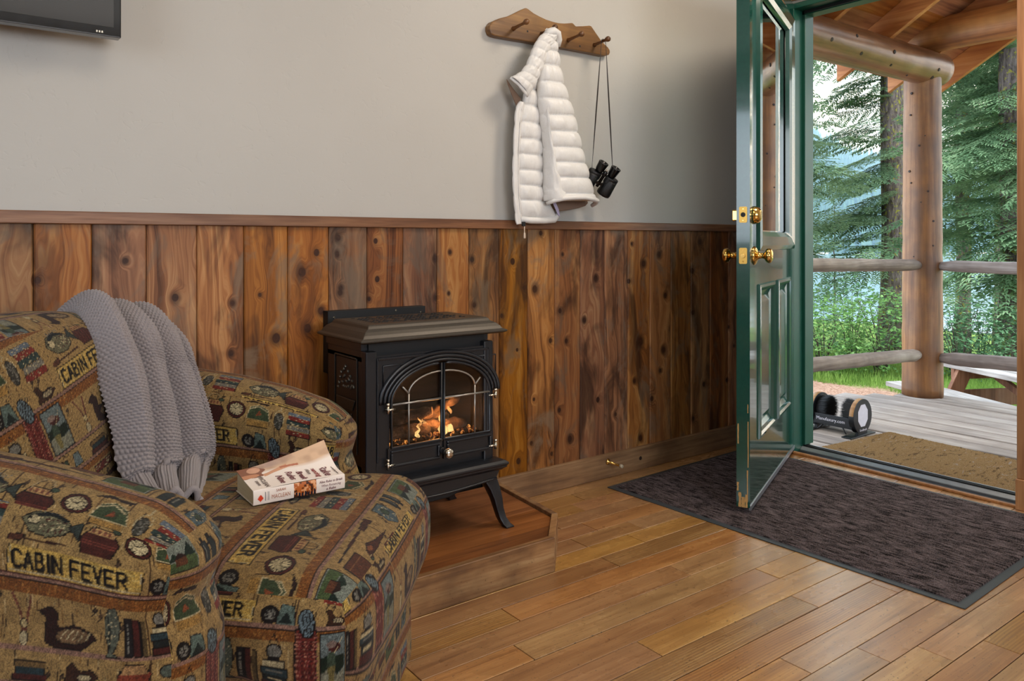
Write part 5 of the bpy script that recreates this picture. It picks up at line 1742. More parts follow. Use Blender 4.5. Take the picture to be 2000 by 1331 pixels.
# outer back and feet
upholstered('outer_back', chair, (-1.33, 1.436, 0.33), (0.055, 0.37, 0.30), 0.05, None, {}, 0.003, 61)
m_foot = plain('dark_turned_foot', '2b1a10', 0.4)
for u_, v_ in ((-0.62, 1.05), (-0.62, 1.82), (-1.32, 1.05), (-1.32, 1.82)):
    w_ = CW((u_, v_, 0.0))
    G().lathe([(0, 0.018), (0.012, 0.024), (0.034, 0.026)], tuple(w_), (0, 0, 1), 16).build('foot', m_foot, chair)

# =================================================================== KNITTED THROW
m_knit = Mat('grey_knit_cotton', 0.85, 0, 0.2)
_n = m_knit.noise(900, 2, 0.6)
_n2 = m_knit.noise(7, 3)
m_knit.set(color=m_knit.mix(_n, lin('6c6464'), lin('a59c9c')), sheen=0.25)
m_knit.bump(_n, 0.5, 0.0008)
m_knit = m_knit.m
Lp = np.array([(-1.215, 1.60, 0.66), (-1.150, 1.585, 0.765), (-1.062, 1.55, 0.806), (-1.000, 1.50, 0.775), (-0.960, 1.472, 0.716), (-0.930, 1.452, 0.649), (-0.910, 1.44, 0.592), (-0.900, 1.43, 0.535), (-0.880, 1.42, 0.487), (-0.842, 1.40, 0.474), (-0.800, 1.37, 0.470)])
Rp = np.array([(-1.13, 1.77, 0.60), (-1.075, 1.77, 0.690), (-0.985, 1.74, 0.752), (-0.916, 1.71, 0.712), (-0.893, 1.71, 0.650), (-0.868, 1.705, 0.575), (-0.848, 1.70, 0.506), (-0.835, 1.685, 0.468), (-0.815, 1.64, 0.455), (-0.770, 1.54, 0.452), (-0.728, 1.44, 0.452)])
def spline(P, n):
    k_ = len(P)
    t = np.linspace(0, k_ - 1, n)
    i = np.clip(t.astype(int), 0, k_ - 2)
    f = (t - i)[:, None]
    p0, p1, p2, p3 = P[np.clip(i - 1, 0, k_ - 1)], P[i], P[i + 1], P[np.clip(i + 2, 0, k_ - 1)]
    return 0.5 * ((2 * p1) + (-p0 + p2) * f + (2 * p0 - 5 * p1 + 4 * p2 - p3) * f ** 2 + (-p0 + 3 * p1 - 3 * p2 + p3) * f ** 3)
NR, NC = 600, 440
Ls_, Rs2 = spline(Lp, NR), spline(Rp, NR)
s_ = np.linspace(0, 1, NC)[None, :]
t_ = np.linspace(0, 1, NR)[:, None]
base = Ls_[:, None, :] * (1 - s_[..., None]) + Rs2[:, None, :] * s_[..., None]
# folds run down the throw: rounded ridges and tight valleys, drifting sideways
drift = 0.10 * np.sin(t_ * 3.0 + 0.4) + 0.035 * np.sin(t_ * 9 + s_ * 4)
ph = s_ * 3.35 + drift
fr_ = ph - np.floor(ph)
ridge = np.clip(1 - np.abs(2 * fr_ - 1) ** 2.4, 0, 1) ** 0.6
ph2 = s_ * 7.3 + 0.25 * np.sin(t_ * 5.5 + 1)
ridge2 = np.abs(np.sin(PI * ph2))
amp = np.interp(t_[:, 0], [0, .12, .25, .5, .75, .88, 1.0], [0.026, .046, .056, .058, .050, .036, .022])[:, None]
amp2 = np.interp(t_[:, 0], [0, .3, .6, .8, 1.0], [0.001, .002, .003, .003, .002])[:, None]
edge = np.clip(np.minimum(s_, 1 - s_) * 9, 0, 1) ** 0.5
disp = amp * (ridge * edge + 0.0) + amp2 * ridge2 * edge
disp = disp + smooth_noise(77, (NR, NC), (9, 6)) * 0.004
# surface normal of the base sheet in chair coordinates
du = np.gradient(base, axis=0)
dv = np.gradient(base, axis=1)
Nn = np.cross(dv, du)
Nn /= np.linalg.norm(Nn, axis=-1, keepdims=True) + 1e-9
if Nn[NR // 2, NC // 2, 0] < 0:
    Nn = -Nn
P = base + Nn * disp[..., None]
# real arc lengths for the stitches
la = np.concatenate([[0], np.cumsum(np.linalg.norm(np.diff(P[:, NC // 2], axis=0), axis=-1))])
lb = np.concatenate([np.zeros((NR, 1)), np.cumsum(np.linalg.norm(np.diff(P, axis=1), axis=-1), axis=1)], axis=1)
lb = lb.mean(axis=0)[None, :]
rows_ = la[:, None] / 0.0062
cols_ = lb / 0.0088
moss = np.abs(np.sin(PI * (rows_ + 0.0))) ** 0.8 * np.abs(np.sin(PI * (cols_ + 0.5 * (np.floor(rows_) % 2)))) ** 0.7
rib = 0.5 + 0.5 * np.cos(2 * PI * lb / 0.0085)
hem = np.clip((t_ - 0.80) * 40, 0, 1)
st = moss * (1 - hem) + (rib * 0.5 + 0.1 * np.abs(np.sin(PI * rows_))) * hem
dP0, dP1 = np.gradient(P, axis=0), np.gradient(P, axis=1)
N2 = np.cross(dP1, dP0)
N2 /= np.linalg.norm(N2, axis=-1, keepdims=True) + 1e-9
if N2[NR // 2, NC // 2, 0] < 0:
    N2 = -N2
Pf = P + N2 * (st * 0.0046)[..., None]
# thickness: back sheet
Pb = P - N2 * 0.006
idx = np.arange(NR * NC).reshape(NR, NC)
F1 = np.stack([idx[:-1, :-1], idx[1:, :-1], idx[1:, 1:], idx[:-1, 1:]], -1).reshape(-1, 4)
cb = 6
Pb_ = Pb[::cb, ::cb]
n_, m_ = Pb_.shape[:2]
idb = np.arange(n_ * m_).reshape(n_, m_) + NR * NC
F2 = np.stack([idb[:-1, :-1], idb[:-1, 1:], idb[1:, 1:], idb[1:, :-1]], -1).reshape(-1, 4)
V = np.concatenate([CW(Pf).reshape(-1, 3), CW(Pb_).reshape(-1, 3)])
throw = fast_mesh('knitted_throw', V, np.concatenate([F1, F2]), m_knit)
tag(throw, 'grey chunky knitted throw blanket draped over the back of the patterned armchair', 'blanket')
# rolled hem that spills on the seat, with open loops
hemP = []
for i in range(90):
    q = i / 89
    j = int(q * (NC - 1))
    p = P[NR - 1, j] + np.array([0.004, 0, 0.002 + 0.004 * math.sin(q * 17)])
    hemP.append(tuple(CW(p)))
G().tube(hemP, 0.0065, 10).build('rolled_hem', m_knit, throw)
# =================================================================== PAPERBACK
m_paper = Mat('cream_page_edges', 0.85)
_n = m_paper.noise(1.0, 2, 0.7, vec=m_paper.mapping((30, 30, 1600)))
m_paper.set(color=m_paper.mix(_n, lin('b9a57c'), lin('e2d3ae')))
m_paper.bump(_n, 0.6, 0.001)
m_paper = m_paper.m
m_cover = Mat('glossy_book_cover', 0.22, 0, 0.5)
m_cover.set(color=m_cover.n('VertexColor', layer_name='print').outputs['Color'])
m_cover = m_cover.m
book = tag(root('paperback_book'), 'thick white paperback book with curled cover lying on the seat of the patterned armchair', 'book')
BL, BWd, BT0, BT1 = 0.182, 0.106, 0.0275, 0.040      # length, width, spine and fore edge thickness
BZ = 0.4665
Bx = Vector((1.0, -0.02, 0.0)).normalized()
By = Vector((-Bx.y, Bx.x, 0.0))
BO = Vector((0.4865, 1.4475, BZ))
def BP(a, b, c):
    return BO + Bx * a + By * b + Vector((0, 0, c))
# page block
g = G()
vs = []
ns = 8
for i in range(ns + 1):
    b = 0.002 + (BWd - 0.004) * i / ns
    top_ = BT0 - 0.001 + (BT1 - BT0) * (i / ns) ** 1.2 - 0.0015
    for a in (0.002, BL - 0.002):
        vs.append(BP(a, b, 0.0012)); vs.append(BP(a, b, top_))
fs = []
for i in range(ns):
    o_ = i * 4
    fs += [(o_, o_ + 1, o_ + 5, o_ + 4), (o_ + 2, o_ + 6, o_ + 7, o_ + 3), (o_ + 1, o_ + 3, o_ + 7, o_ + 5), (o_, o_ + 4, o_ + 6, o_ + 2)]
fs += [(0, 2, 3, 1), (ns * 4, ns * 4 + 1, ns * 4 + 3, ns * 4 + 2)]
g.add([tuple(p) for p in vs], fs)
g.build('page_block', m_paper, book)
# front cover with printed picture: fine grid with colours per point, curling up at the far right corner
nA, nB = 200, 116
Ac, Bc = np.meshgrid(np.linspace(0, 1, nA), np.linspace(0, 1, nB), indexing='ij')
H = BT0 + (BT1 - BT0) * Bc ** 1.2 + 0.034 * np.clip(Ac * 1.1 - 0.10, 0, 1) ** 1.5 * np.clip((Bc - 0.30) / 0.7, 0, 1) ** 1.5 + 0.002 * np.sin(PI * Ac)
img = np.zeros((nA, nB, 3)); img[:] = lin('f1e4da')
def blend(mask, c, k_=1.0):
    m3 = np.clip(mask, 0, 1)[..., None] * k_
    img[:] = img * (1 - m3) + np.array(lin(c)) * m3
sky = np.clip((Bc - 0.62 - 0.05 * np.sin(Ac * 7)) / 0.10, 0, 1)
blend(sky, 'd9b596'); blend(np.clip((Bc - 0.75) / 0.1, 0, 1) * np.clip(1 - np.abs(Ac - 0.35) * 3.2, 0, 1), 'a58a82', 0.8)
nz = smooth_noise(5, (nA, nB), (12, 9))
hair = ((Ac - 0.10) / 0.17) ** 2 + ((Bc - 0.76) / 0.26) ** 2 < 1 + 0.25 * nz
blend(hair.astype(float), '8d5c48')
face_ = ((Ac - 0.155) / 0.07) ** 2 + ((Bc - 0.84) / 0.12) ** 2 < 1
blend(face_.astype(float), 'dba78a')
arm_ = np.abs(Bc - (0.60 + 0.55 * (Ac - 0.28))) < 0.055 + 0.01 * nz
blend((arm_ & (Ac > 0.22) & (Ac < 0.50)).astype(float), 'd39a78')
blend((np.abs(Bc - (0.70 - 0.2 * (Ac - 0.5))) < 0.03).astype(float) * ((Ac > 0.42) & (Ac < 0.62)), 'b9745a')
neck_ = ((Ac - 0.07) / 0.11) ** 2 + ((Bc - 0.62) / 0.08) ** 2 < 1
blend(neck_.astype(float), 'c98d6c')
blend(np.clip(-nz * 0.35, 0, 0.3) * sky, '8b6a5c')
Pc = np.zeros((nA, nB, 3))
for k_ in range(3):
    Pc[..., k_] = BO[k_] + Bx[k_] * Ac * BL + By[k_] * Bc * BWd
Pc[..., 2] = BO[2] + H
idx = np.arange(nA * nB).reshape(nA, nB)
F = np.stack([idx[:-1, :-1], idx[1:, :-1], idx[1:, 1:], idx[:-1, 1:]], -1).reshape(-1, 4)
cc = img.reshape(-1, 3)[F]
cc = np.concatenate([cc, np.ones(cc.shape[:-1] + (1,))], -1).reshape(-1, 4)
cv = fast_mesh('front_cover', Pc.reshape(-1, 3), F, m_cover, book, corner_col=cc)
cv['label'] = 'curled white and peach printed cover'
sm_ = cv.modifiers.new('thickness', 'SOLIDIFY'); sm_.thickness = 0.0008; sm_.offset = -1
# spine with a picture block
nA, nB = 180, 28
As, Bs = np.meshgrid(np.linspace(0, 1, nA), np.linspace(0, 1, nB), indexing='ij')
img = np.zeros((nA, nB, 3)); img[:] = lin('efe0d4')
nz = smooth_noise(9, (nA, nB), (40, 7))
def blend2(mask, c):
    m3 = np.clip(mask, 0, 1)[..., None]
    img[:] = img * (1 - m3) + np.array(lin(c)) * m3
pic = ((As > 0.425) & (As < 0.675)).astype(float)
blend2(pic, 'b8622c'); blend2(pic * (nz > 0.5), 'e2a271'); blend2(pic * (nz < -0.5), '4a2413')
blend2(pic * (Bs < 0.28 + 0.1 * nz) * (((As * 90).astype(int) % 3) > 0), '1f2330')
dia = (np.abs(As - 0.075) / 0.032 + np.abs(Bs - 0.42) / 0.26) < 1
blend2(dia.astype(float), 'd8452a')
for a0 in (0.125, 0.152, 0.160):
    blend2(((np.abs(As - a0) < 0.0035) & (Bs > 0.2) & (Bs < 0.8)).astype(float), '8f8a8a')
Psn = np.zeros((nA, nB, 3))
for k_ in range(3):
    Psn[..., k_] = BO[k_] + Bx[k_] * As * BL + By[k_] * (0.0)
Psn[..., 2] = BO[2] + Bs * BT0
bow = 0.0016 * np.sin(PI * Bs)
Psn[..., 0] -= By.x * bow; Psn[..., 1] -= By.y * bow
idx = np.arange(nA * nB).reshape(nA, nB)
F = np.stack([idx[:-1, :-1], idx[:-1, 1:], idx[1:, 1:], idx[1:, :-1]], -1).reshape(-1, 4)[:, ::-1]
cc = img.reshape(-1, 3)[F]
cc = np.concatenate([cc, np.ones(cc.shape[:-1] + (1,))], -1).reshape(-1, 4)
spn = fast_mesh('spine', Psn.reshape(-1, 3), F, m_cover, book, corner_col=cc)
sm_ = spn.modifiers.new('thickness', 'SOLIDIFY'); sm_.thickness = 0.0008; sm_.offset = 0
m_ink = plain('wine_ink', '6b3038', 0.5)
m_ink2 = plain('bronze_ink', 'a5623f', 0.5)
m_ink3 = plain('grey_brown_ink', '7f7068', 0.5)
g = G()
g.box(0, BL, 0, BWd, 0, 0.001, M=frame(BO, Bx, By))
g.build('back_cover', plain('cover_white', 'e4d6ca', 0.3), book)
# lettering on the spine
Msp = frame(BP(0, -0.0020, 0), Bx, (0, 0, 1))
def sp_text(nm, t, a, c, size, mat, sh=0.0, xs=1.0):
    text_mesh(nm, t, mat, Msp @ Matrix.Translation((a, c, 0.0)), size, book, 0.0002, shear=sh, xscale=xs)
sp_text('spine_lettering', 'SARAH', 0.0525, 0.0210, 0.0070, m_ink2, xs=0.85)
sp_text('spine_lettering', 'MACLEAN', 0.0525, 0.0105, 0.0108, m_ink2, xs=0.74)
sp_text('spine_lettering', 'Nine Rules to Break', 0.1525, 0.0200, 0.0068, m_ink, 0.25, 0.85)
sp_text('spine_lettering', 'When Romancing', 0.1525, 0.0125, 0.0066, m_ink, 0.25, 0.85)
sp_text('spine_lettering', 'a Rake', 0.1525, 0.0055, 0.0074, m_ink, 0.25)
# lettering on the cover: it reads along the width of the book
def cov_text(nm, t, a, b, size, mat, sh=0.0, xs=1.0):
    h = BT0 + (BT1 - BT0) * (b / BWd) ** 1.2 + 0.002 * math.sin(PI * a / BL) + 0.034 * max(0, a / BL * 1.1 - 0.10) ** 1.5 * max(0, (b / BWd - 0.30) / 0.7) ** 1.5
    sl = (BT1 - BT0) / BWd
    M_ = frame(BP(a, b, h + 0.0012), (-By).to_tuple() if False else (-(By + Vector((0, 0, sl)))).to_tuple(), Bx)
    text_mesh(nm, t, mat, M_, size, book, 0.0003, shear=sh, xscale=xs)
cov_text('cover_lettering', 'SARAH', 0.018, 0.028, 0.0075, m_ink3)
cov_text('cover_lettering', 'MACLEAN', 0.030, 0.031, 0.0120, m_ink3)
for t_x, a, b, s2, mt in (('Nine', 0.062, 0.026, 0.019, m_ink), ('Rules', 0.084, 0.034, 0.019, m_ink), ('to Break', 0.103, 0.036, 0.017, m_ink), ('When', 0.120, 0.038, 0.011, m_ink3),
                          ('Romancing', 0.133, 0.038, 0.0145, plain('red_ink', '8d3b3b', 0.5)), ('a Rake', 0.152, 0.037, 0.024, m_ink)):
    cov_text('cover_lettering', t_x, a, b, s2, mt, 0.25)
cov_text('cover_lettering', 'New York Times Bestselling Author', 0.171, 0.036, 0.0042, m_ink3)
# =================================================================== PORCH
DZ_ = -0.06
m_deck = wood('weathered_deck', '857a72', '9f948a', 'b5aaa0', 'Y', 60, 0.75, vary=0.35, blotch=3, stain='6b5f57')
m_logw = wood('peeled_log_upright', '563518', '80532b', '9c6f42', 'Z', 40, 0.45, vary=0.15, blotch=4.5, stain='4a362b', specks=0.6)
m_logx = wood('peeled_log_beam', '5a3a28', '85593c', 'a37a58', 'X', 34, 0.32, vary=0.1, blotch=5, stain='664428', specks=0.3)
m_logy = wood('peeled_log_cross', '8a5228', 'bc7a3e', 'd09656', 'Y', 34, 0.5, vary=0.1, blotch=4, stain='5d3a20')
m_logg = wood('grey_weathered_log', '5e4f44', '86776a', 'a39889', 'X', 60, 0.7, vary=0.15, blotch=5, stain='54463c')
m_loggy = wood('grey_weathered_rail', '5e4f48', '86776e', 'a39892', 'Y', 60, 0.7, vary=0.15, blotch=5, stain='54463c')
m_rafter = wood('fir_rafter', '94521f', 'c47c38', 'd89a58', 'Y', 40, 0.55, vary=0.25, blotch=3)
m_roofb = wood('fir_roof_board', '744020', 'a86834', 'c08450', 'X', 40, 0.6, vary=0.4, blotch=3)
m_knot = plain('log_knot', '2c1a10', 0.6)
deck = struct(root('porch_deck'), 'grey weathered board deck of the porch')
x_ = WALL_X + 0.128
edges = [4.367 + 0.1465 * k_ for k_ in range(-8, 8)]
edges = [x_] + [e for e in edges if e > x_ + 0.04]
rd = random.Random(8)
for a, b in zip(edges[:-1], edges[1:]):
    ye = float(np.interp((a + b) / 2, [4.50, 5.32], [3.15, 2.47]))
    G().box(a + 0.009, b - 0.009, -0.6, ye, DZ_ - 0.035, DZ_ + rd.uniform(-0.002, 0.002)).build('deck_board', m_deck, deck, bevel=0.003)
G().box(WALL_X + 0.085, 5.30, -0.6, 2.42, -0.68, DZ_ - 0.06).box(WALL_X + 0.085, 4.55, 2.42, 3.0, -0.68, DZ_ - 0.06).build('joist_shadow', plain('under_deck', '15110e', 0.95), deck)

def log(name, p0, p1, r0, r1, mat, seed=0, seg=24, n=26, wob=0.004, round_end=True, parent=None):
    r_ = random.Random(seed)
    p0, p1 = Vector(p0), Vector(p1)
    ts = [i / (n - 1) for i in range(n)]
    pts, rad = [], []
    L_ = (p1 - p0).length
    for t in ts:
        w_ = Vector((r_.uniform(-wob, wob), r_.uniform(-wob, wob), r_.uniform(-wob, wob)))
        pts.append(p0.lerp(p1, t) + w_ * 0.5)
        r = r0 + (r1 - r0) * t + r_.uniform(-1, 1) * wob * 0.25
        if round_end:
            d = min(t, 1 - t) * L_
            if d < r * 0.5:
                r *= math.sqrt(max(0.0, 1 - (1 - d / (r * 0.5)) ** 2)) * 0.35 + 0.65
        rad.append(r)
    return G().tube(pts, rad, seg).build(name, mat, parent)
PXc, PYc = 5.262, 2.478
post = tag(log('log_post', (PXc, PYc, DZ_), (PXc, PYc, 2.06), 0.124, 0.112, m_logw, 3, 32, 40, 0.003, False), 'round peeled log post carrying the porch roof at the deck corner', 'post')
rk_ = random.Random(12)
for i in range(16):
    th = rk_.uniform(PI * 0.9, PI * 1.6)
    z_ = rk_.uniform(0.0, 1.95)
    r_ = 0.118
    s_k = rk_.uniform(0.004, 0.009)
    d = Vector((math.cos(th), math.sin(th), 0))
    G().lathe([(-0.002, s_k), (0.004, s_k * 0.8)], (PXc + d.x * r_, PYc + d.y * r_, z_), d, 10).build('knot', m_knot, post)
beam = tag(log('log_beam', (WALL_X + 0.088, 2.450, 2.100), (5.46, 2.450, 2.100), 0.117, 0.112, m_logx, 5, 36, 40, 0.003), 'thick glossy horizontal log beam running from the house onto the corner post', 'beam')
for xk, thd, s_k in ((3.95, 200, .014), (4.20, 170, .012), (4.28, 215, .013), (4.62, 185, .014), (4.64, 225, .010), (5.20, 200, .012), (5.18, 230, .014), (4.9, 245, .008)):
    th = math.radians(thd)
    d = Vector((0, math.cos(th), math.sin(th)))
    G().lathe([(-0.004, s_k), (0.003, s_k * 0.8)], (xk, 2.450 + d.y * 0.114, 2.100 + d.z * 0.114), d, 10).build('knot', m_knot, beam)
fb = tag(log('log_beam', (5.255, 2.60, 2.300), (5.255, -0.6, 2.300), 0.108, 0.115, m_logy, 6, 32, 40, 0.004), 'orange peeled log cross beam lying on the end of the glossy beam above the post', 'beam')
tag(log('railing_log', (WALL_X + 0.09, 2.455, 0.838), (5.17, 2.455, 0.803), 0.040, 0.037, m_logg, 7), 'upper grey log rail left of the porch post', 'railing')
tag(log('railing_log', (WALL_X + 0.09, 2.455, 0.300), (5.17, 2.455, 0.219), 0.042, 0.040, m_logg, 9), 'lower grey log rail left of the porch post, above the boot brush', 'railing')
tag(log('railing_log', (5.262, 2.38, 0.797), (5.262, -0.4, 0.79), 0.037, 0.042, m_loggy, 8), 'upper grey log rail right of the porch post', 'railing')
tag(log('railing_log', (5.262, 2.38, 0.200), (5.262, -0.4, 0.28), 0.042, 0.052, m_loggy, 10), 'lower thick grey log rail right of the porch post, before the picnic table', 'railing')
# roof: rafters rise towards -y
roof = struct(root('porch_roof'), 'underside of the wooden porch roof')
SL = 0.60
def rz(y_):
    return 2.190 + SL * (2.37 - y_)
for xr in (3.43, 4.04, 4.66, 5.30, 5.86):
    y0_, y1_ = 2.72, -0.35
    q = []
    for (yy2, dz) in ((y0_, 0.0), (y1_, 0.0), (y1_, 0.163), (y0_, 0.163)):
        q.append((yy2, rz(yy2) + dz))
    G().prism(q, lambda a, b, t: (t, a, b), xr - 0.019, xr + 0.019).build('rafter', m_rafter, roof, bevel=0.002)
yb = 2.78
while yb > -0.35:
    ya = yb - 0.118
    q = [(yb - 0.001, rz(yb) + 0.164), (ya + 0.001, rz(ya) + 0.164), (ya + 0.001, rz(ya) + 0.186), (yb - 0.001, rz(yb) + 0.186)]
    G().prism(q, lambda a, b, t: (t, a, b), WALL_X + 0.087, 5.95).build('roof_board', m_roofb, roof)
    yb = ya
q = [(2.76, rz(2.76) + 0.19), (-0.5, rz(-0.5) + 0.19), (-0.5, rz(-0.5) + 0.22), (2.80, rz(2.80) + 0.20)]
G().prism(q, lambda a, b, t: (t, a, b), WALL_X + 0.086, 6.0).build('roofing', plain('roofing_felt', '34342f', 0.9), roof)
# other side of the gable, out of view, closes the roof
q = [(-0.35, rz(-0.35) + 0.19), (-3.4, rz(-0.35) + 0.19 - SL * 3.05), (-3.4, rz(-0.35) + 0.22 - SL * 3.05), (-0.35, rz(-0.35) + 0.22)]
G().prism(q, lambda a, b, t: (t, a, b), WALL_X + 0.086, 6.0).build('roofing', m_roofb, roof)

# coir doormat ---------------------------------------------------------
m_coir = Mat('coir_fibre', 0.95, 0, 0.1)
_n = m_coir.noise(420, 3, 0.75)
_l = m_coir.noise(1.0, 3, 0.6, 1.8, vec=m_coir.mapping((9, 26, 1)))
_c = m_coir.ramp(_n, [(0.35, lin('6d4f2a')), (0.5, lin('8f7048')), (0.68, lin('b89a6c'))])
_c = m_coir.mix(m_coir.ramp(_l, [(0.30, 0.0), (0.345, 0.85), (0.37, 0.85), (0.41, 0.0)]), _c, lin('4a3722'))
_c = m_coir.mix(m_coir.ramp(_l, [(0.62, 0.0), (0.68, 0.5)]), _c, lin('a6a09b'))
m_coir.set(color=_c)
m_coir.bump(m_coir.math('ADD', _n, m_coir.math('MULTIPLY', _l, 2.0)), 1.0, 0.006)
m_coir = m_coir.m
CMt = Matrix.Translation((3.985, 1.458, DZ_ + 0.001)) @ Matrix.Rotation(math.radians(-5.0), 4, 'Z')
nx_, ny_ = 90, 140
Xc, Yc = np.meshgrid(np.linspace(-0.66, 0, nx_), np.linspace(-0.45, 0.62, ny_), indexing='ij')
e_ = np.minimum(np.minimum(Xc + 0.66, -Xc), np.minimum(Yc + 0.45, 0.62 - Yc))
Zc = 0.020 * np.clip(e_ / 0.012, 0, 1) ** 0.6 + RNG.random(Xc.shape) * 0.0035 * (e_ > 0)
Xc2 = Xc + (RNG.random(Xc.shape) - 0.5) * 0.006 * (e_ < 0.002)
Pm = np.stack([Xc2, Yc, Zc], -1).reshape(-1, 3)
Pm = (np.array(CMt)[:3, :3] @ Pm.T).T + np.array(CMt)[:3, 3]
idx = np.arange(nx_ * ny_).reshape(nx_, ny_)
F = np.stack([idx[:-1, :-1], idx[1:, :-1], idx[1:, 1:], idx[:-1, 1:]], -1).reshape(-1, 4)
coir = fast_mesh('coir_doormat', Pm, F, m_coir)
tag(coir, 'shaggy tan coir doormat with dark scrollwork on the porch deck outside the door', 'mat')
sm_ = coir.modifiers.new('thickness', 'SOLIDIFY'); sm_.thickness = 0.004; sm_.offset = -1

# boot brush ------------------------------------------------------------
brush = tag(root('boot_scrubber'), 'black boot scrubber with two round bristle brushes and wooden end discs on the porch deck', 'boot brush')
m_ply = wood('brush_ply', '8a6238', 'b58a56', 'c9a373', 'Y', 80, 0.5, vary=0.1)
m_blk = plain('black_paint_steel', '101114', 0.35, 0.2, 0.2, 60)
m_white = plain('worn_white_label', 'c9c6cf', 0.5, 0, 0.12, 60)
BXc, BZc, BR = 3.925, 0.040, 0.090
for yc, sg in ((2.168, -1), (2.402, 1)):
    # wooden disc, lower half wrapped in steel
    dd = G().lathe([(-0.012, BR), (0.012, BR)], (BXc, yc, BZc), (0, 1, 0), 40).build('end_disc', m_ply, brush, bevel=0.001)
    g = G()
    arc = []
    for i in range(25):
        th = PI + 0.0 + PI * i / 24
        arc.append((BXc + (BR + 0.0015) * math.cos(th), BZc + (BR + 0.0015) * math.sin(th)))
    arc2 = [(a, b) for a, b in arc]
    arc2 += [(BXc + BR + 0.0015, BZc + 0.008), (BXc - BR - 0.0015, BZc + 0.008)]
    g.prism(arc2, lambda a, b, t: (a, t, b), yc - 0.0135, yc + 0.0135)
    g.build('steel_wrap', m_blk, dd)
    full = [(BXc + BR * math.cos(2 * PI * i / 40), BZc + BR * math.sin(2 * PI * i / 40)) for i in range(40)]
    face = G().prism(full, lambda a, b, t: (a, t, b), yc - 0.0148, yc - 0.0120).build('face_plate', m_blk, dd)
    if sg < 0:
        octo = [(BXc + 0.051 * math.cos(PI / 8 + 2 * PI * i / 8), BZc + 0.004 + 0.062 * math.sin(PI / 8 + 2 * PI * i / 8)) for i in range(8)]
        G().prism(octo, lambda a, b, t: (a, t, b), yc - 0.0160, yc - 0.0146).build('face_label', m_white, dd)
    # foot plate
    G().box(BXc - 0.135, BXc + 0.105, yc - 0.028, yc + 0.028, DZ_ + 0.001, DZ_ + 0.006).build('foot_plate', m_blk, brush, bevel=0.001)
    G().tube([(BXc - 0.06, yc - sg * 0.07, BZc - 0.055), (BXc - 0.075, yc - sg * 0.035, DZ_ + 0.006)], 0.0035, 8).build('brace', m_blk, brush)
    G().tube([(BXc + 0.04, yc - sg * 0.07, BZc - 0.055), (BXc + 0.06, yc - sg * 0.035, DZ_ + 0.006)], 0.0035, 8).build('brace', m_blk, brush)
    G().box(BXc - 0.045, BXc + 0.045, yc - 0.0145, yc - 0.0005, DZ_ + 0.006, DZ_ + 0.022).build('foot_stem', m_blk, brush)
    # bristle brush
    y_in = yc - sg * 0.012
    core = G().lathe([(0, 0.030), (0.008, 0.030)], (BXc, y_in, BZc + 0.006), (0, -sg, 0), 24).build('brush_block', m_blk, brush)
    Vb, Fb = [], []
    rb = random.Random(20 + sg)
    for i in range(4200):
        th, rr_ = rb.uniform(0, 2 * PI), 0.060 * math.sqrt(rb.random())
        bx0, bz0 = BXc + rr_ * math.cos(th), BZc + 0.010 + rr_ * math.sin(th)
        ln = 0.062 * rb.uniform(0.85, 1.05)
        dx, dz = rb.uniform(-0.010, 0.010) + 0.16 * rr_ * math.cos(th), rb.uniform(-0.010, 0.010) + 0.16 * rr_ * math.sin(th)
        y0_ = y_in - sg * 0.006
        o_ = len(Vb)
        w_ = 0.0012
        Vb += [(bx0 - w_, y0_, bz0), (bx0 + w_, y0_, bz0 + w_), (bx0, y0_, bz0 + 2 * w_), (bx0 + dx, y0_ - sg * ln, bz0 + dz)]
        Fb += [(o_, o_ + 1, o_ + 3), (o_ + 1, o_ + 2, o_ + 3), (o_ + 2, o_, o_ + 3)]
    fast_mesh('bristles', Vb, Fb, m_dark, brush, smooth=False, kind='stuff')
# cross bar with lettering
g = G()
g.box(BXc - 0.075, BXc - 0.066, 2.172, 2.400, BZc - 0.060, BZc - 0.008)
g.box(BXc - 0.070, BXc + 0.060, 2.172, 2.400, BZc - 0.066, BZc - 0.050)
bar = g.build('cross_bar', m_blk, brush, bevel=0.001)
text_mesh('bar_lettering', 'Manufaxury.com', m_white, frame((BXc - 0.0755, 2.292, BZc - 0.034), (0, -1, 0), (0, 0, 1)), 0.0245, bar, 0.0004)
text_mesh('disc_lettering', 'ScruBrush', m_white, frame((BXc + 0.004, 2.168 - 0.0152, BZc - 0.072), (1, 0, 0), (0, 0, 1)), 0.017, brush, 0.0004)

# picnic table beyond the rail --------------------------------------------
m_tab = wood('grey_table_board', '7d756e', 'aaa29a', 'c9c2ba', 'X', 60, 0.75, vary=0.25, blotch=3)
m_tabl = wood('red_brown_table_leg', '5f3a26', '8c5c3f', 'a5775a', 'Z', 50, 0.7, vary=0.2)
ptab = tag(root('picnic_table', (6.97, 2.27, -0.73), math.radians(63.2)), 'grey topped wooden picnic table with splayed brown legs beyond the porch railing', 'table')
def pf(g, name, mat, **kw):
    return g.build(name, mat, ptab, **kw)
for i in range(5):
    pf(G().box(-0.90, 0.95, -0.37 + i * 0.149, -0.37 + i * 0.149 + 0.142, 0.610, 0.650), 'tabletop_board', m_tab, bevel=0.004)
for s_ in (-1, 1):
    for i in range(2):
        y0_ = s_ * 0.64 + (i - 1) * 0.15
        pf(G().box(-0.90, 0.95, y0_, y0_ + 0.142, 0.425, 0.463), 'bench_board', m_tab, bevel=0.004)
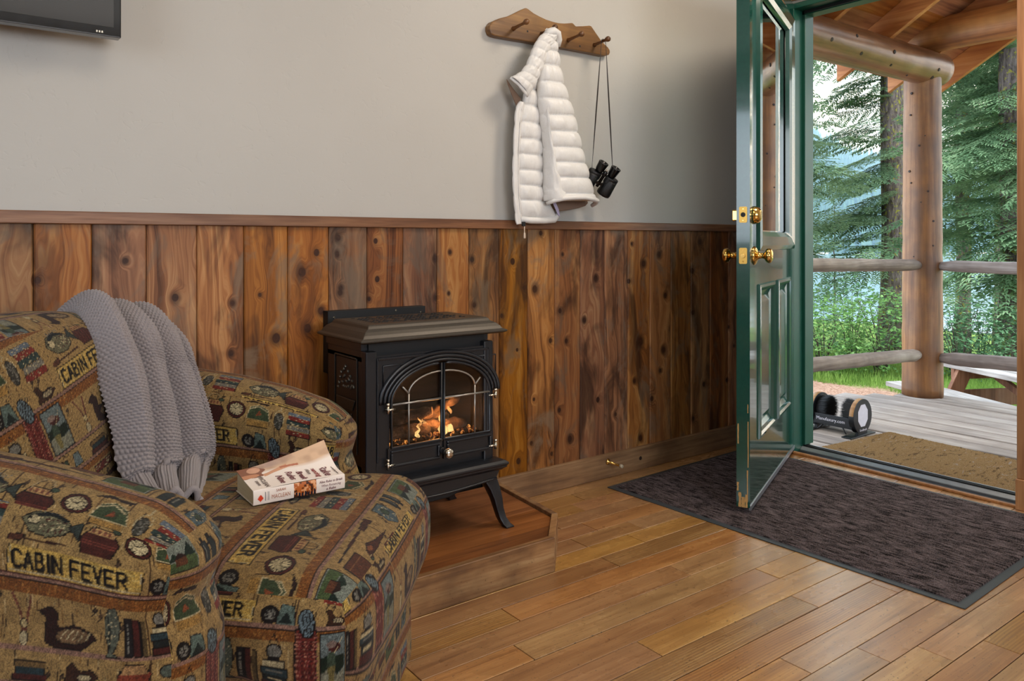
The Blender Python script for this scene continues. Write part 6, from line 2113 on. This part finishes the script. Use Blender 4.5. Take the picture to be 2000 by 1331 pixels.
for xl in (-0.62, 0.62):
    for s_ in (-1, 1):
        q = [(s_ * 0.20, 0.610), (s_ * 0.345, 0.610), (s_ * 0.66, 0.0), (s_ * 0.515, 0.0)]
        pf(G().prism(q, lambda a, b, t: (t, a, b), xl - 0.02, xl + 0.02), 'leg', m_tabl, bevel=0.003)
    pf(G().box(xl + 0.02, xl + 0.06, -0.78, 0.78, 0.285, 0.425), 'bench_bearer', m_tabl, bevel=0.003)
    pf(G().box(xl + 0.02, xl + 0.06, -0.36, 0.36, 0.52, 0.610), 'top_bearer', m_tabl, bevel=0.003)
    q = [(xl * 0.95, 0.58), (xl * 0.95, 0.52), (xl * 0.08, 0.30), (xl * 0.08, 0.36)]
    pf(G().prism(q, lambda a, b, t: (a, t, b), -0.02, 0.02), 'brace', m_tabl, bevel=0.002)

# =================================================================== GROUND, LAKE, HILLS
def depth_pt(px, d):
    t = (px - 1000) / 1520.0
    return (0.6016 + 0.7988 * t) * d, (0.7988 - 0.6016 * t) * d
m_ground = Mat('forest_floor', 0.95, 0, 0.1)
_n1 = m_ground.noise(0.9, 4)
_n2 = m_ground.noise(40, 4, 0.75)
_g1 = m_ground.ramp(_n2, [(0.35, lin('465c2a')), (0.5, lin('708a40')), (0.68, lin('98b060'))])
_g2 = m_ground.ramp(_n2, [(0.35, lin('7d5d4c')), (0.5, lin('a5826d')), (0.7, lin('c9aa96'))])
_sx = m_ground.n('SeparateXYZ', {0: m_ground.tc()})
_ty = m_ground.n('MapRange', {0: _sx.outputs[1], 1: 3.3, 2: 4.1, 3: 7.0, 4: 8.7}).outputs[0]
_xy = m_ground.math('SUBTRACT', m_ground.math('ADD', _sx.outputs[0], m_ground.math('MULTIPLY', m_ground.math('SUBTRACT', m_ground.noise(1.5, 3), 0.5), 0.8)), _ty)
m_ground.set(color=m_ground.mix(m_ground.n('MapRange', {0: _xy, 1: -0.08, 2: 0.12}).outputs[0], _g2, _g1))
m_ground.bump(_n2, 0.8, 0.03)
m_ground = m_ground.m
nx_, ny_ = 120, 140
gx, gy = np.meshgrid(np.linspace(3.25, 60, nx_) , np.linspace(-40, 60, ny_), indexing='ij')
gx = 3.25 + (gx - 3.25) ** 1.0
dist = np.clip(gx - 6.0, 0, None)
gz = -0.70 - 0.02 * np.clip(dist, 0, 4) - 0.085 * np.clip(dist - 4, 0, None) + 0.02 * np.sin(gx * 3.1 + gy * 1.3) * (gx > 5.6)
idx = np.arange(nx_ * ny_).reshape(nx_, ny_)
F = np.stack([idx[:-1, :-1], idx[1:, :-1], idx[1:, 1:], idx[:-1, 1:]], -1).reshape(-1, 4)
struct(fast_mesh('ground', np.stack([gx, gy, gz], -1).reshape(-1, 3), F, m_ground), 'reddish dirt path and grass beyond the deck')
m_lake = Mat('lake_water', 0.12, 0, 0.6)
m_lake.set(color=lin('7c96a0'))
m_lake.bump(m_lake.noise(1.0, 3, 0.6, vec=m_lake.mapping((0.6, 0.6, 1))), 0.25, 0.15)
m_lake = m_lake.m
struct(G().box(30, 420, -150, 380, -3.2, -2.9).build('lake', m_lake), 'bright lake between the shore trees and the far hills')
m_hill = Mat('forested_hill', 0.95, 0, 0.1)
_n = m_hill.noise(0.12, 5, 0.7)
m_hill.set(color=m_hill.ramp(_n, [(0.35, lin('2c4a40')), (0.6, lin('587a68'))]))
m_hill = m_hill.m
HC = Vector(depth_pt(1500, 330) + (0,))
hill = struct(root('far_hills'), 'hazy blue forested hills across the lake')
nA, nB = 90, 26
A_, B_ = np.meshgrid(np.linspace(1100, 2300, nA), np.linspace(0, 1, nB), indexing='ij')
hz = np.zeros(A_.shape)
ridge_h = np.interp(A_[:, 0], [1100, 1500, 1580, 1640, 1750, 1900, 2300], [95, 72, 62, 50, 42, 36, 60])
hz = -3.0 + (ridge_h[:, None] + smooth_noise(31, (nA, nB), (14, 5)) * 3.0) * np.clip(B_, 0, 1) ** 0.8
D_ = 240 + 230 * B_
tt_ = (A_ - 1000) / 1520
Pm = np.stack([(0.6016 + 0.7988 * tt_) * D_, (0.7988 - 0.6016 * tt_) * D_, hz * (D_ / 400) ** 0.3], -1)
idx = np.arange(nA * nB).reshape(nA, nB)
F = np.stack([idx[:-1, :-1], idx[1:, :-1], idx[1:, 1:], idx[:-1, 1:]], -1).reshape(-1, 4)
fast_mesh('hillside', Pm.reshape(-1, 3), F, m_hill, hill)
# cones of conifers on the hillside
rh = np.random.default_rng(3)
n_c = 9000
ia, ib = rh.uniform(0, nA - 1.01, n_c), rh.uniform(0, nB - 1.01, n_c) ** 1.0
ii, jj = ia.astype(int), ib.astype(int)
fa, fb_ = (ia - ii)[:, None], (ib - jj)[:, None]
base_p = (Pm[ii, jj] * (1 - fa) + Pm[ii + 1, jj] * fa) * (1 - fb_) + (Pm[ii, jj + 1] * (1 - fa) + Pm[ii + 1, jj + 1] * fa) * fb_
hgt = rh.uniform(7, 15, n_c)
rad_ = hgt * 0.17
ang = rh.uniform(0, 2 * PI, n_c)
Vc = np.zeros((n_c, 5, 3))
for k_ in range(4):
    Vc[:, k_, 0] = base_p[:, 0] + rad_ * np.cos(ang + k_ * PI / 2)
    Vc[:, k_, 1] = base_p[:, 1] + rad_ * np.sin(ang + k_ * PI / 2)
    Vc[:, k_, 2] = base_p[:, 2] - 0.5
Vc[:, 4] = base_p
Vc[:, 4, 2] += hgt
o_ = (np.arange(n_c) * 5)[:, None]
Fc = np.concatenate([o_ + np.array([[a, (a + 1) % 4, 4]]) for a in range(4)])
fast_mesh('distant_conifers', Vc.reshape(-1, 3), Fc, m_hill, hill, smooth=False, kind='stuff')
# haze over the lake: a thin real volume
m_haze = bpy.data.materials.new('lake_haze')
m_haze.use_nodes = True
nt = m_haze.node_tree
nt.nodes.clear()
vo = nt.nodes.new('ShaderNodeVolumeScatter')
vo.inputs['Color'].default_value = (0.32, 0.62, 1.0, 1)
vo.inputs['Density'].default_value = 0.0030
mo = nt.nodes.new('ShaderNodeOutputMaterial')
nt.links.new(vo.outputs[0], mo.inputs['Volume'])
hzo = G().box(70, 560, -160, 420, -2.8, 130).build('lake_haze', m_haze)
struct(hzo, 'thin blue haze over the lake')

# =================================================================== TREES
m_bark = Mat('mossy_bark', 0.95, 0, 0.1)
_n = m_bark.noise(1.0, 4, 0.7, 0.5, vec=m_bark.mapping((26, 26, 5)))
_m2 = m_bark.noise(16, 3, 0.7)
_c = m_bark.ramp(_n, [(0.35, lin('3b322e')), (0.6, lin('776b66'))])
_c = m_bark.mix(m_bark.ramp(_m2, [(0.56, 0.0), (0.62, 0.9)]), _c, lin('8f8a35'))
m_bark.set(color=_c)
m_bark.bump(_n, 1.0, 0.03)
m_bark = m_bark.m
def needle_mat(name, a, b, c):
    m = Mat(name, 0.75, 0, 0.15)
    n_ = m.noise(2.5, 2)
    n2 = m.noise(30, 2)
    m.set(color=m.ramp(m.math('ADD', m.math('MULTIPLY', n_, 0.5), m.math('MULTIPLY', n2, 0.5)), [(0.38, lin(a)), (0.5, lin(b)), (0.64, lin(c))]))
    m.set(trans=0.0)
    tl = m.n('BsdfTranslucent', {'Color': (*lin(c), 1)})
    mx = m.n('MixShader', {0: 0.3, 1: m.b.outputs[0], 2: tl.outputs[0]})
    out = [x for x in m.t.nodes if x.type == 'OUTPUT_MATERIAL'][0]
    m.t.links.new(mx.outputs[0], out.inputs['Surface'])
    return m.m
m_need = needle_mat('fir_needles', '364c38', '5a7458', '93aa80')
m_need2 = needle_mat('spruce_needles', '3c5238', '62805c', '9cb488')
def bough_template(seed, n_spine=16, blade=0.075):
    """one flat drooping bough along +x, length 1; triangles"""
    r_ = np.random.default_rng(seed)
    V_, F_ = [], []
    def tri(a, b, c):
        o2 = len(V_)
        V_.extend([a, b, c]); F_.append((o2, o2 + 1, o2 + 2))
    def droop(x):
        return -0.16 * x ** 1.8
    # woody spine
    for i in range(n_spine):
        x0, x1 = i / n_spine, (i + 1) / n_spine
        tri((x0, -0.006, droop(x0)), (x1, 0, droop(x1)), (x0, 0.006, droop(x0)))
    for i in range(1, n_spine + 1):
        x0 = i / n_spine
        ln = 0.42 * (1 - x0) ** 0.7 * (0.55 + 0.45 * min(1, x0 * 3)) + 0.06
        for sgn in (-1, 1):
            if r_.random() < 0.08:
                continue
            a = math.radians(r_.uniform(42, 66)) * sgn
            l_ = ln * r_.uniform(0.7, 1.1)
            nb = max(3, int(l_ / 0.030))
            for k_ in range(nb):
                q = (k_ + 0.3) / nb
                px_, py_ = x0 + l_ * q * math.cos(a), l_ * q * math.sin(a)
                pz = droop(x0) - 0.10 * (l_ * q) - 0.03 * q
                for s2 in (-1, 1):
                    b2 = a + s2 * math.radians(r_.uniform(25, 60))
                    bl_ = blade * r_.uniform(0.7, 1.2) * (1.1 - 0.4 * q)
                    w_ = 0.011
                    tip = (px_ + bl_ * math.cos(b2), py_ + bl_ * math.sin(b2), pz - 0.012 * r_.random() - 0.006)
                    nx2, ny2 = -math.sin(b2) * w_, math.cos(b2) * w_
                    tri((px_ + nx2, py_ + ny2, pz), (px_ - nx2, py_ - ny2, pz), tip)
    return np.array(V_), np.array(F_)
BT = [bough_template(s_) for s_ in (1, 2, 3)]
def conifer(name, label, x, y, z0, height, trunk_r, low, high, blen, n_b, seed, mat, group=None, lean=0.0, azr=(0, 2 * PI), thin=1.0):
    r_ = np.random.default_rng(seed)
    t = root(name, (x, y, z0))
    tag(t, label, 'tree', group)
    pts = [(0.02 * math.sin(i), 0.02 * math.cos(i * 1.7), height * i / 16) for i in range(17)]
    rad = [trunk_r * (1.25 if i == 0 else 1.0) * (1 - 0.85 * i / 16) ** 0.8 for i in range(17)]
    G().tube(pts, rad, 18).build('trunk', m_bark, t)
    Vs, Fs, o2 = [], [], 0
    for i in range(n_b):
        V_, F_ = BT[i % 3]
        h = low + (high - low) * (i + r_.random()) / n_b
        az = r_.uniform(*azr)
        L_ = blen * (1 - 0.65 * (h - low) / max(0.1, height - low)) * r_.uniform(0.65, 1.1)
        pitch = math.radians(r_.uniform(-22, 6))
        roll = math.radians(r_.uniform(-28, 28))
        Pv = V_ * L_
        cr, sr = math.cos(roll), math.sin(roll)
        Pv = np.stack([Pv[:, 0], Pv[:, 1] * cr - Pv[:, 2] * sr, Pv[:, 1] * sr + Pv[:, 2] * cr], -1)
        cp, sp_ = math.cos(pitch), math.sin(pitch)
        Pv = np.stack([Pv[:, 0] * cp - Pv[:, 2] * sp_, Pv[:, 1], Pv[:, 0] * sp_ + Pv[:, 2] * cp], -1)
        ca, sa = math.cos(az), math.sin(az)
        Pv = np.stack([Pv[:, 0] * ca - Pv[:, 1] * sa, Pv[:, 0] * sa + Pv[:, 1] * ca, Pv[:, 2] + h], -1)
        Vs.append(Pv); Fs.append(F_ + o2); o2 += len(Pv)
    fast_mesh('foliage', np.concatenate(Vs), np.concatenate(Fs), mat, t, smooth=False, kind='stuff')
    return t
def at_px(px, d):
    return depth_pt(px, d)
def gz_at(x):
    ds_ = max(0, x - 6.0)
    return -0.70 - 0.02 * min(ds_, 4) - 0.085 * max(0, ds_ - 4)
D2 = math.radians
TREES = [
    # label, direction, distance, height, trunk radius, lowest and highest bough, bough length, boughs, seed, material, bough azimuths
    ('mossy fir with a thick lichen-spotted trunk just left of the porch post', 1744, 15.0, 20, 0.245, 1.9, 8.5, 2.0, 60, 11, m_need, (D2(105), D2(178))),
    ('fir at the left edge of the doorway view, half hidden by the green jamb', 1518, 12.0, 16, 0.14, 1.9, 6.0, 1.35, 60, 12, m_need, (0, 2 * PI)),
    ('dense pale green spruce filling the view right of the porch post', 1975, 11.0, 17, 0.17, 1.35, 7.0, 1.9, 125, 13, m_need2, (0, 2 * PI)),
    ('darker fir behind the spruce, its trunk showing under the upper right rail', 1880, 16.0, 18, 0.15, 3.0, 9.0, 2.2, 90, 14, m_need, (0, 2 * PI)),
    ('slim fir near the lake shore at the right edge of the doorway view', 1952, 21.0, 20, 0.14, 3.6, 11.0, 2.2, 60, 15, m_need, (0, 2 * PI)),
    ('tall fir standing left of the door view, out past the porch railing', 1405, 13.5, 19, 0.20, 1.8, 8.5, 2.0, 70, 18, m_need, (0, 2 * PI)),
    ('tiny fir sapling standing at the lake edge behind the upper left rail', 1630, 17.0, 3.1, 0.025, 0.5, 3.0, 0.45, 36, 17, m_need, (0, 2 * PI)),
]
for lb, px_, d_, hgt_, tr, lo, hi, bl_, nb_, sd, mt, az in TREES:
    x_, y_ = at_px(px_, d_)
    conifer('fir_tree', lb, x_, y_, gz_at(x_) - 0.05, hgt_, tr, lo, hi, bl_, nb_, sd, mt, None, 0, az)

# shrubs ---------------------------------------------------------------
m_leaf = needle_mat('maple_leaf_green', '3f6430', '638c48', '98b878')
m_leaf2 = needle_mat('shade_leaf_green', '37583a', '587f58', '8bad84')
m_grassb = needle_mat('grass_blade', '4a6a2c', '6a8a3a', '96b05c')
m_stem = plain('shrub_stem', '3a3028', 0.8)
leaf_out = [(0, 0), (0.30, -0.22), (0.28, -0.05), (0.62, -0.34), (0.60, -0.10), (1.0, 0.0), (0.60, 0.10), (0.62, 0.34), (0.28, 0.05), (0.30, 0.22)]
LV = np.array([(a, b, -0.06 * abs(b) * 3) for a, b in leaf_out])
LF = np.array([(0, 1, 2), (0, 2, 3), (0, 3, 4), (0, 4, 5), (0, 5, 6), (0, 6, 7), (0, 7, 8), (0, 8, 9)])
def shrub(label, px_, d_, h_, w_, n_l, seed, mat, size=0.075):
    r_ = np.random.default_rng(seed)
    x, y = at_px(px_, d_)
    z0 = gz_at(x) - 0.02
    t = root('leafy_shrub', (x, y, z0))
    tag(t, label, 'shrub')
    g = G()
    stems = []
    for i in range(11):
        a = r_.uniform(0, 2 * PI)
        rr_ = w_ * r_.uniform(0.15, 0.85)
        top_ = np.array([rr_ * math.cos(a), rr_ * math.sin(a), h_ * r_.uniform(0.6, 0.95)])
        mid = top_ * np.array([0.35, 0.35, 0.5])
        g.tube([(0.05 * math.cos(a), 0.05 * math.sin(a), 0), tuple(mid), tuple(top_)], [0.008, 0.006, 0.003], 6)
        stems.append(top_)
    g.build('stem', m_stem, t)
    n_l = int(n_l)
    P0 = r_.standard_normal((n_l, 3))
    P0 /= np.linalg.norm(P0, axis=1, keepdims=True)
    P0 *= (0.55 + 0.45 * r_.random((n_l, 1)) ** 0.5)
    C0 = P0 * np.array([w_, w_, h_ * 0.5]) + np.array([0, 0, h_ * 0.55])
    C0 += r_.standard_normal((n_l, 3)) * 0.05
    C0[:, 2] = np.clip(C0[:, 2], 0.05, None)
    s2 = size * r_.uniform(0.6, 1.3, (n_l, 1, 1))
    yaw, pit, rol = r_.uniform(0, 2 * PI, n_l), r_.uniform(-0.7, 0.35, n_l), r_.uniform(-0.6, 0.6, n_l)
    Lx = LV[None] * s2
    X_, Y_, Z_ = Lx[..., 0], Lx[..., 1], Lx[..., 2]
    cr, sr = np.cos(rol)[:, None], np.sin(rol)[:, None]
    Y2, Z2 = Y_ * cr - Z_ * sr, Y_ * sr + Z_ * cr
    cp, sp_ = np.cos(pit)[:, None], np.sin(pit)[:, None]
    X3, Z3 = X_ * cp - Z2 * sp_, X_ * sp_ + Z2 * cp
    cy, sy = np.cos(yaw)[:, None], np.sin(yaw)[:, None]
    V_ = np.stack([X3 * cy - Y2 * sy + C0[:, 0:1], X3 * sy + Y2 * cy + C0[:, 1:2], Z3 + C0[:, 2:3]], -1).reshape(-1, 3)
    F_ = (LF[None] + (np.arange(n_l) * len(LV))[:, None, None]).reshape(-1, 3)
    fast_mesh('leaves', V_, F_, mat, t, smooth=False, kind='stuff')
for lb, px_, d_, h_, w_, n_l, sd, mt in (
        ('bright maple-leaved shrub directly left of the porch post, above the lower rail', 1722, 9.9, 1.10, 0.62, 1500, 1, m_leaf),
        ('broad maple-leaved shrub behind the boot scrubber, next to the green jamb', 1610, 10.1, 1.00, 0.70, 1500, 2, m_leaf),
        ('middle maple-leaved shrub left of the post, farther back than its neighbours', 1665, 11.2, 1.25, 0.75, 1400, 3, m_leaf2),
        ('leafy shrub just right of the porch post', 1872, 9.8, 1.00, 0.62, 1400, 4, m_leaf2),
        ('leafy shrub at the right edge of the doorway behind the picnic table', 1965, 10.0, 1.02, 0.72, 1500, 5, m_leaf2),
        ('shadowed shrub farthest back right of the post', 1915, 13.0, 1.25, 0.9, 1300, 6, m_leaf2),
        ('leafy shrub left of the door view beside the dirt path', 1500, 10.4, 1.0, 0.7, 1200, 8, m_leaf),
        ('leafy shrub farthest left below the tall fir', 1400, 10.5, 1.1, 0.8, 1200, 9, m_leaf2),
        ('shadowed shrub farthest back at the left edge of the doorway', 1560, 13.0, 1.20, 0.9, 1200, 7, m_leaf)):
    shrub(lb, px_, d_, h_, w_, n_l, sd, mt)
# grass
r_ = np.random.default_rng(5)
n_g = 32000
pxs, ds_ = r_.uniform(1380, 2080, n_g), 7.3 + 6 * r_.random(n_g) ** 1.4
tt_ = (pxs - 1000) / 1520
gx_, gy_ = (0.6016 + 0.7988 * tt_) * ds_, (0.7988 - 0.6016 * tt_) * ds_
keep = gx_ + 0.12 * np.sin(gy_ * 5.1) > np.interp(gy_, [3.3, 4.1], [7.0, 8.65])
gx_, gy_ = gx_[keep], gy_[keep]
n_g = len(gx_)
dd_ = np.clip(gx_ - 6.0, 0, None)
gzz = -0.70 - 0.02 * np.clip(dd_, 0, 4) - 0.085 * np.clip(dd_ - 4, 0, None)
az = r_.uniform(0, 2 * PI, n_g); hh_ = r_.uniform(0.05, 0.16, n_g); w2 = 0.006
V_ = np.zeros((n_g, 3, 3))
V_[:, 0] = np.stack([gx_ + w2 * np.cos(az), gy_ + w2 * np.sin(az), gzz - 0.01], -1)
V_[:, 1] = np.stack([gx_ - w2 * np.cos(az), gy_ - w2 * np.sin(az), gzz - 0.01], -1)
V_[:, 2] = np.stack([gx_ + r_.uniform(-.06, .06, n_g), gy_ + r_.uniform(-.06, .06, n_g), gzz + hh_], -1)
gr = fast_mesh('grass', V_.reshape(-1, 3), np.arange(n_g * 3).reshape(-1, 3), m_grassb, smooth=False, kind='stuff')
tag(gr, 'bright green grass on the ground below the shrubs', 'grass', kind='stuff')
